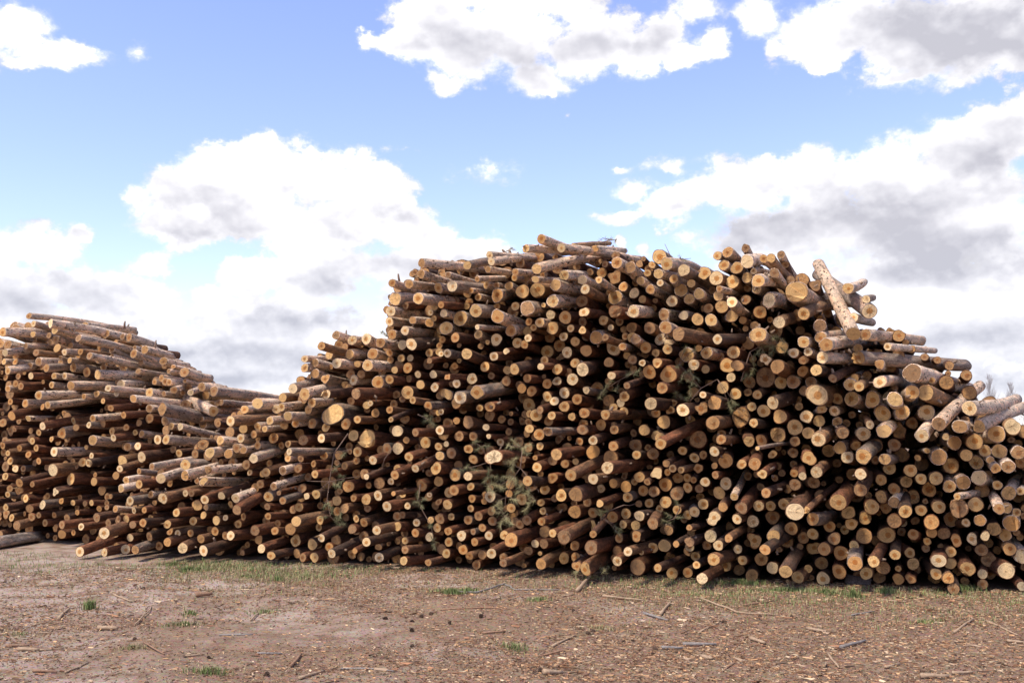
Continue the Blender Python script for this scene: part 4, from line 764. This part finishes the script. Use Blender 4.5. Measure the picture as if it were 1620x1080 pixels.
SL = [(G2,[(745,230),(890,232)],.014,'brown'),(G2,[(470,377),(710,376),(790,390)],.010,'brown'),(G2,[(1240,330),(1440,345)],.016,'pale'),(G2,[(1000,530),(1110,490)],.014,'pale'),(G2,[(960,557),(1080,545)],.012,'brown'),
 (G1,[(185,562),(300,548)],.010,'pale'),(G1,[(1040,488),(1200,486)],.012,'grey'),(G1,[(1378,645),(1430,594)],.016,'brown'),(G1,[(155,686),(270,684)],.014,'brown'),(G1,[(310,680),(420,628)],.010,'pale'),(G1,[(640,430),(720,360)],.010,'pale'),(G1,[(680,548),(780,612)],.009,'brown'),
 (G1,[(30,535),(140,530)],.014,'brown'),(G1,[(880,620),(970,606)],.010,'pale'),(G1,[(1190,410),(1240,370)],.012,'pale'),(G1,[(1220,598),(1340,595)],.012,'grey'),(G1,[(500,430),(530,460)],.012,'brown'),(G1,[(540,318),(620,335)],.014,'pale'),(G1,[(1420,710),(1540,670)],.016,'pale'),
 (G3,[(80,340),(260,392),(450,400)],.014,'pale'),(G3,[(290,358),(430,332)],.014,'brown'),(G3,[(320,514),(390,536)],.022,'pale'),(G3,[(1290,487),(1380,440)],.016,'pale'),(G3,[(1420,435),(1590,500)],.013,'pale'),(G3,[(75,472),(172,430)],.012,'pale'),(G3,[(945,330),(1060,342)],.014,'pale'),
 (G3,[(690,588),(742,645)],.014,'pale'),(G3,[(1130,700),(1262,697)],.024,'pale'),(G3,[(196,692),(254,650)],.010,'brown'),(G3,[(800,400),(910,388)],.010,'grey'),(G3,[(1150,392),(1270,388)],.012,'brown'),(G3,[(590,456),(680,480)],.018,'pale'),(G3,[(960,655),(1030,635)],.014,'pale'),(G3,[(1280,675),(1380,668)],.016,'pale'),(G3,[(1540,522),(1620,528)],.018,'pale'),(G3,[(90,612),(140,636)],.022,'pale'),
 (G2,[(240,372),(0,395)],.010,'brown'),(G2,[(0,655),(250,685)],.010,'grey'),(G2,[(1520,548),(1620,545)],.018,'grey'),(G2,[(1435,398),(1550,425)],.016,'grey'),(G2,[(1515,400),(1565,352)],.020,'pale'),(G2,[(960,705),(1050,690)],.026,'pale'),(G2,[(280,275),(450,282)],.010,'brown'),(G2,[(670,470),(780,465)],.012,'brown'),(G2,[(1050,325),(1100,318)],.012,'pale')]
for tl, pt, rd, kd in SL:
    th = 'thick' if rd >= .016 else 'thin'; lab = f'{th} {kd} stick lying flat in the ground litter before the large pile'
    stick(tl, pt, rd, kd, lab, group=lab)
# ---------------------------------------------------------------- bark slab
c = ground_pt(1080 + 835 / 3, 840 + 250 / 3)
m_ = 9; uu, vv = np.meshgrid(np.linspace(-1, 1, m_), np.linspace(-1, 1, 6), indexing='ij')
X = uu * .15 + RNG.normal(0, .012, uu.shape); Y = vv * .085 + RNG.normal(0, .01, uu.shape); Zt = .075 * (1 - vv ** 2) * (1 - .35 * uu) + .02 + RNG.normal(0, .006, uu.shape)
V = np.concatenate([np.stack([X, Y, Zt], -1).reshape(-1, 3), np.stack([X * .96, Y * .96, np.maximum(Zt - .028, -.01)], -1).reshape(-1, 3)])
i_, j_ = np.meshgrid(np.arange(m_ - 1), np.arange(5), indexing='ij'); q = np.stack([i_ * 6 + j_, (i_ + 1) * 6 + j_, (i_ + 1) * 6 + j_ + 1, i_ * 6 + j_ + 1], -1).reshape(-1, 4); k2 = m_ * 6
ed = [[j, j + 1, k2 + j + 1, k2 + j] for j in range(5)] + [[(m_ - 1) * 6 + j + 1, (m_ - 1) * 6 + j, k2 + (m_ - 1) * 6 + j, k2 + (m_ - 1) * 6 + j + 1] for j in range(5)] + [[(i + 1) * 6, i * 6, k2 + i * 6, k2 + (i + 1) * 6] for i in range(m_ - 1)] + [[i * 6 + 5, (i + 1) * 6 + 5, k2 + (i + 1) * 6 + 5, k2 + i * 6 + 5] for i in range(m_ - 1)]
o = obj('bark_slab', mesh('bark_slab', V, [np.concatenate([q, (q + k2)[:, ::-1], np.array(ed)])], plain('slab_bark', (.06, .045, .04), (.17, .13, .115), 45), True)); o.location = c; o.rotation_euler[2] = -.25
tag(o, 'curved slab of dark grey bark lying at the foot of the large pile', 'bark')
# grey half-buried log by the smaller pile
p0, p1 = ground_pt(-30, 872), ground_pt(80, 853)
g = dict(R=.10, L=1.5, odd=True); VB, LB, caps = log_geo(g)
dv = p1 - p0; dv[2] = 0; dv /= np.linalg.norm(dv); g['D'] = dv; g['P'] = p0 + [0, 0, .085]
root = empty('log', g['P']); root.rotation_mode = 'QUATERNION'; root.rotation_quaternion = frame(g)
tag(root, 'grey barkless log lying lengthwise on the ground at the foot of the smaller pile', 'log', 'logs standing out in the piles')
obj('bark', mesh('bark', VB, Q_BARK, M_BARK, True, {'tint': ('FLOAT_COLOR', np.tile([.42, .35, .29, .2], (len(VB), 1))), 'lc': ('FLOAT_VECTOR', LB)}), root)
for V, f, l in caps: obj('cut_end', mesh('cut_end', V, f, M_END, False, {'tint': ('FLOAT_COLOR', np.tile([.34, .25, .16, 1], (len(V), 1))), 'lc': ('FLOAT_VECTOR', l), 'wp': ('FLOAT_VECTOR', np.tile((.2, 1, .8), (len(V), 1)))}), root)

# ---------------------------------------------------------------- pine cones
cb = Batch()
for k in range(80):                                          # scales on a golden spiral
    f = k / 45; z = .004 + .046 * f; rr = .019 * math.sin(math.pi * (.12 + .80 * f)) + .002; a = k * 2.39996
    n_, tn, upv = np.array([math.cos(a), math.sin(a), 0]), np.array([-math.sin(a), math.cos(a), 0]), np.array([0, 0, 1.0])
    base_ = n_ * rr * .35 + upv * z; tip = n_ * (rr + .007) + upv * (z + .004 - .004 * (1 - f))
    V = np.array([base_ - tn * .003, base_ + tn * .003, tip + tn * .006, tip - tn * .006, tip + upv * .003, base_ + upv * .004])
    cb.add(V, [np.array([[0, 3, 2, 1]]), np.array([[3, 4, 2], [0, 5, 3], [5, 4, 3], [1, 2, 5], [5, 2, 4], [0, 1, 5]])])
cone_me = cb.build('pine_cone', M_CONE)
CN = [(G2,q) for q in ((420,392),(220,424),(510,428),(658,418),(340,488),(340,538),(1160,478),(1200,467),(1385,505),(1490,558),(1470,578),(930,684),(1105,382),(1145,408),(345,422),(1415,705),(380,405),(715,520),(1335,520))] + [(G1,q) for q in ((635,527),(980,622),(1265,690),(690,284),(225,355))] + [(G3,q) for q in ((515,410),(210,426),(370,408),(1490,624),(1130,310))]
for tl, (x, y) in CN:
    p = ground_pt(tl[0] + x / 3, tl[1] + y / 3); o = obj('pine_cone', cone_me); sc_ = random.uniform(.5, .85)
    o.location = (p[0], p[1], gz(p) + .009); o.scale = (sc_, sc_, sc_ * random.uniform(.9, 1.4)); o.rotation_euler = (random.uniform(1.0, 1.9), random.uniform(-.4, .4), random.uniform(0, 6.28))
    tag(o, 'small dark open pine cone lying on the ground litter', 'pine cone', 'pine cones on the ground')

# ---------------------------------------------------------------- pine boughs caught in the piles
M_NEED, t, b = material('pine_needles'); ti = t.attr('tint'); t.put(b.inputs['Base Color'], ti.outputs['Color']); b.inputs['Roughness'].default_value = .55
OLIVE, DRY, DEEP = np.array((.15, .165, .06)), np.array((.46, .38, .19)), np.array((.085, .105, .05))
def at_face(px, py, s=.3, pile=0):
    t0, d = face_t(px, py, pile); return EYE + d * (t0 - s)
def bough(tile, stems, clumps, label, colour, s=.3, pile=0, ground=False, n=55, nl=.07):
    ox, oy, k = tile
    def W3(p, extra=0):
        if ground:
            q = ground_pt(ox + p[0] / k, oy + p[1] / k + 8); q[2] = .05 + extra + random.uniform(0, .08); return q
        return at_face(ox + p[0] / k, oy + p[1] / k, s + extra, pile)
    root = empty('pine_bough', W3(stems[0][0])); o0 = np.array(root.location); tag(root, label, 'pine bough', 'pine boughs caught in the piles')
    for j, stp in enumerate(stems):
        P = np.array([W3(p) for p in stp]); 
        if len(P) == 2: P = np.array([P[0], P.mean(0) + RNG.normal(0, .015, 3), P[1]])
        r0 = .009 if j == 0 else .005
        V, f = tube(P - o0, np.linspace(r0, .003, len(P)), 6); obj('stem', mesh('stem', V, f, M_TWIG, True), root)
    allst = [np.array([W3(p) for p in st]) for st in stems]; pts = np.concatenate(allst)
    for (x, y, sz) in clumps:
        c0 = W3((x, y), random.uniform(0, .08)); nb = Batch()
        j = np.argmin(np.linalg.norm(pts - c0, axis=1)); v = c0 - pts[j]; dist = np.linalg.norm(v)
        if dist > .02:
            V, f = tube(np.array([pts[j], (pts[j] + c0) / 2 + [0, 0, .02], c0]) - o0, [.004, .0035, .003], 5); obj('twig', mesh('twig', V, f, M_TWIG, True), root)
        ax = v / (dist + 1e-6) if dist > .02 else np.array([random.gauss(0, 1), -.3, random.gauss(0, 1)]); ax = ax / np.linalg.norm(ax)
        ln = .11 * sz
        for m in range(int(n * sz)):
            b0 = c0 + ax * random.uniform(-.7, .5) * ln - o0
            d = ax * random.uniform(.3, 1.1) + RNG.normal(0, .75, 3); d /= np.linalg.norm(d); L = nl * random.uniform(.7, 1.15)
            sd_ = np.cross(d, RNG.normal(0, 1, 3)); sd_ /= np.linalg.norm(sd_); sd_ *= .0021
            e2 = np.cross(d, sd_)
            V = np.array([b0 - sd_, b0 + sd_, b0 + e2, b0 + d * L + [0, 0, -.12 * L]])
            cc = mixc(colour, DRY, np.clip(random.gauss(.36, .3), 0, 1)) * random.uniform(.7, 1.35)
            nb.add(V, np.array([[0, 1, 3], [1, 2, 3], [2, 0, 3]]), tint=np.append(cc, 1))
        obj('needles', nb.build('needles', M_NEED), root)
T6, T54 = (720, 660, 6.0), (460, 680, 5.4)
R4, R5, R3, R2 = (700, 600, 3.2738), (1000, 370, 3.4833), (600, 350, 3.4833), (380, 480, 2.4548)
bough(T6, [[(640,300),(620,480),(560,560),(420,650)],[(620,480),(720,600),(795,700),(770,780)],[(560,560),(480,760),(470,930)],[(620,480),(540,420)],[(420,650),(320,650)]],
 [(570,240,1),(520,270,.8),(650,290,1),(690,270,.8),(670,330,.8),(500,420,1),(540,460,1),(560,400,.7),(490,560,1.1),(520,600,1),(380,640,1.1),(320,670,1),(440,660,1),(570,600,1),(620,690,1),(700,680,1),(560,780,1),(700,740,1),(720,800,1),(680,860,.8),(400,820,1),(440,870,1),(390,900,.7),(480,960,1),(440,1000,.9),(520,990,.8),(350,700,.8),(640,640,.9)],
 'large yellowish-green pine bough hanging down the middle of the large pile face', mixc(OLIVE, DRY, .55), .5, n=60, nl=.08)
bough(T6, [[(330,420),(250,280),(180,230)],[(330,420),(320,560)],[(330,420),(100,480)]], [(190,230,1),(230,290,1),(300,270,.8),(320,530,1.1),(380,560,1.1),(300,580,.9),(110,470,1),(180,500,.9),(60,500,.7),(430,590,.9)],
 'dark green pine bough tucked behind the yellowish bough in the large pile face', DEEP, .22)
bough(T54, [[(490,30),(370,200),(330,440),(310,600),(340,740),(400,800)],[(140,435),(330,440),(480,410),(600,395)],[(370,200),(520,160)],[(330,440),(260,500),(250,660)],[(370,200),(430,290)],[(870,150),(800,250),(780,330),(690,350)]],
 [(390,470,1.1),(420,450,1),(380,330,.8),(450,210,.7),(330,640,.9),(420,740,1.1),(390,760,1),(430,800,.9),(280,740,.9),(350,690,.7),(430,390,.6),(290,640,.6)], 'dull green pine bough with long bare reddish stems over the low flank', mixc(DEEP, OLIVE, .4), .34)
bough(R5, [[(600,810),(650,650),(720,610),(800,565)],[(650,650),(670,740)],[(720,610),(790,620)]], [(790,570,1),(760,620,1.1),(700,640,.9),(830,590,.9),(840,640,.9),(670,700,1),(660,760,.9),(620,790,.8),(720,660,.9),(770,650,.9)], 'grey-green pine bough drooping below the thick split log under the propped pole', mixc(OLIVE, DEEP, .4), .34)
bough(R5, [[(320,920),(380,850),(470,800)],[(380,850),(300,760),(260,720)],[(320,920),(240,890)]], [(300,760,1),(330,820,1),(270,800,.9),(240,880,1),(280,900,1),(320,870,.9),(250,730,.8),(350,790,.8),(540,950,1),(560,930,.8),(290,640,.7),(340,640,.7)], 'dark pine bough with a curved bare twig between two pale cut ends', mixc(OLIVE, DEEP, .6), .26)
bough(R3, [[(1420,830),(1330,870),(1240,930)],[(1330,870),(1300,940)]], [(1240,930,1.1),(1220,960,.9),(1310,920,1),(1270,890,.8),(1380,840,.9),(1420,830,.8)], 'dark green pine sprig wedged among logs in the middle of the large pile', DEEP, .2)
bough(R4, [[(940,650),(860,680),(830,720)],[(940,650),(1010,640)]], [(820,690,.8),(850,680,.6),(910,770,.8),(905,790,.6),(800,690,.6)], 'small pine sprig with an arched twig low in the large pile face', mixc(OLIVE, DEEP, .7), .26)
bough(R4, [[(1230,670),(1200,720),(1160,735)]], [(1160,735,1),(1225,715,.8),(1170,700,.7),(1215,640,.5)], 'small dark pine sprig low in the face beside a knotty stick', DEEP, .26)
bough(R2, [[(690,430),(740,455),(760,480)]], [(740,450,1),(750,470,.9),(725,440,.8),(720,455,.7)], 'small pine sprig stuck below a log with a golden end in the flank', DEEP, .26)
bough(R2, [[(700,700),(690,770),(740,860),(755,930)]], [(690,740,1),(700,780,1),(680,770,.8),(740,860,.9),(745,910,.9),(755,940,.8),(715,760,.8)], 'dark pine sprig trailing downward in the lower pile face', DEEP, .2)
bough(R4, [[(700,1010),(760,1000),(850,1010)]], [(730,1000,1.1),(760,985,1.1),(750,1020,1),(820,1010,1),(840,1030,.9),(690,1030,.8),(860,1000,.8)], 'yellowish pine sprig lying on the ground under a log end', mixc(OLIVE, DRY, .5), ground=True, n=45)
bough(R3, [[(1190,125),(1270,105),(1310,100)],[(1270,105),(1240,95)]], [(1250,98,.7),(1280,98,.8),(1300,110,.7),(1220,105,.6)], 'small dry pine sprig poking up from the very top of the large pile', mixc(OLIVE, GREYB, .6), -.3, n=36)
bough(R5, [[(235,150),(215,130),(180,55)],[(235,150),(270,140),(325,135)]], [(265,130,.6),(290,145,.6),(255,140,.5)], 'bare twig with few needles sticking up from the crest', mixc(OLIVE, GREYB, .5), -.1, n=30)
bough(R3, [[(700,165),(730,150)]], [(720,152,.7),(738,155,.7)], 'tiny dry pine tuft on top of stacked pale logs', mixc(OLIVE, GREYB, .5), -.2, n=34)
bough(R2, [[(575,130),(555,110)]], [(550,112,.8),(565,118,.7)], 'tiny pine tuft at the step between low flank and high stack', mixc(OLIVE, DEEP, .3), .05, n=36)

# ---------------------------------------------------------------- broken branch stubs standing on logs against the sky
def spike(px, py, px2, py2, r0, s, pile, label):
    a, c = at_face(px, py, s, pile), at_face(px2, py2, s, pile)
    V, f = tube(np.array([[0, 0, 0], (c - a) * .6 + RNG.normal(0, .006, 3), c - a]), [r0, r0 * .8, r0 * .55], 6)
    o = obj('broken_branch', mesh('broken_branch', V, f, M_TWIG, True)); o.location = a; tag(o, label, 'branch')
spike(245, 562, 247, 538, .018, -.4, 1, 'dark broken branch stub sticking up from the slope of the smaller pile')
spike(197, 520, 198, 508, .020, -.4, 1, 'short dark stub standing on top of the smaller pile')
spike(632, 446, 630, 433, .020, .05, 0, 'dark hooked stub on the log at the edge of the high stack')
spike(548, 532, 548, 522, .014, 0, 0, 'short dark stub on the top log of the low flank')
spike(487, 602, 488, 592, .014, 0, 0, 'small dark stub at the step in the low flank')

# ---------------------------------------------------------------- bare trees far behind
M_TREE = plain('pale_bare_bark', (.30, .27, .26), (.46, .42, .40), 3)
def bare_tree(px, pytop, dist, label):
    a, e = (px - CX) / F, pytop
    H = CAMH + dist * ((690 - pytop) / F); base_ = np.array([a * dist, dist, 0.0])
    root = empty('bare_tree', base_); tag(root, label, 'tree', 'bare trees behind the piles')
    tr, cr = Batch(), Batch()
    P = np.array([[0, 0, 0], [.1, 0, H * .35], [-.1, .1, H * .7], [0, 0, H]]); V, f = tube(P, [.06, .045, .025, .006], 6); tr.add(V, f)
    rt = random.Random(int(px))
    def grow(p, d, L, r, lev):
        q = [p]; dd = d.copy()
        for k in range(3):
            dd = dd + np.array([rt.gauss(0, .10), rt.gauss(0, .10), .13]); dd /= np.linalg.norm(dd); q.append(q[-1] + dd * L / 3)
        V, f = tube(np.array(q), np.linspace(r, r * .35, 4), 4, False); cr.add(V, f)
        if lev < 2:
            for k in range(7 if lev == 0 else 4):
                u = rt.uniform(.25, 1) * 3; i = min(2, int(u)); pp = q[i] + (q[i + 1] - q[i]) * (u - i)
                nd = dd + np.array([rt.gauss(0, .35), rt.gauss(0, .35), rt.uniform(.1, .5)]); nd /= np.linalg.norm(nd)
                grow(pp, nd, L * rt.uniform(.35, .55), r * .55, lev + 1)
    for k in range(80):
        z = H * rt.uniform(.15, .97); a = rt.uniform(0, 6.28); d = np.array([math.cos(a) * .38, math.sin(a) * .38, .9]); d /= np.linalg.norm(d)
        grow(np.array([0, 0, z]), d, (H - z) * .34 + .5, .012, 0)
    obj('trunk', tr.build('trunk', M_TREE, True), root); obj('crown', cr.build('crown', M_TREE, True), root)
bare_tree(1566, 598, 120, 'tall pale leafless tree behind the leaning pole and sloping shoulder')
bare_tree(1598, 610, 125, 'shorter leafless tree, wide crowned, behind the sloping shoulder')
bare_tree(1540, 618, 130, 'leafless tree mostly hidden behind the leaning pole')
bare_tree(1625, 628, 128, 'low leafless tree farthest along behind the sloping shoulder')
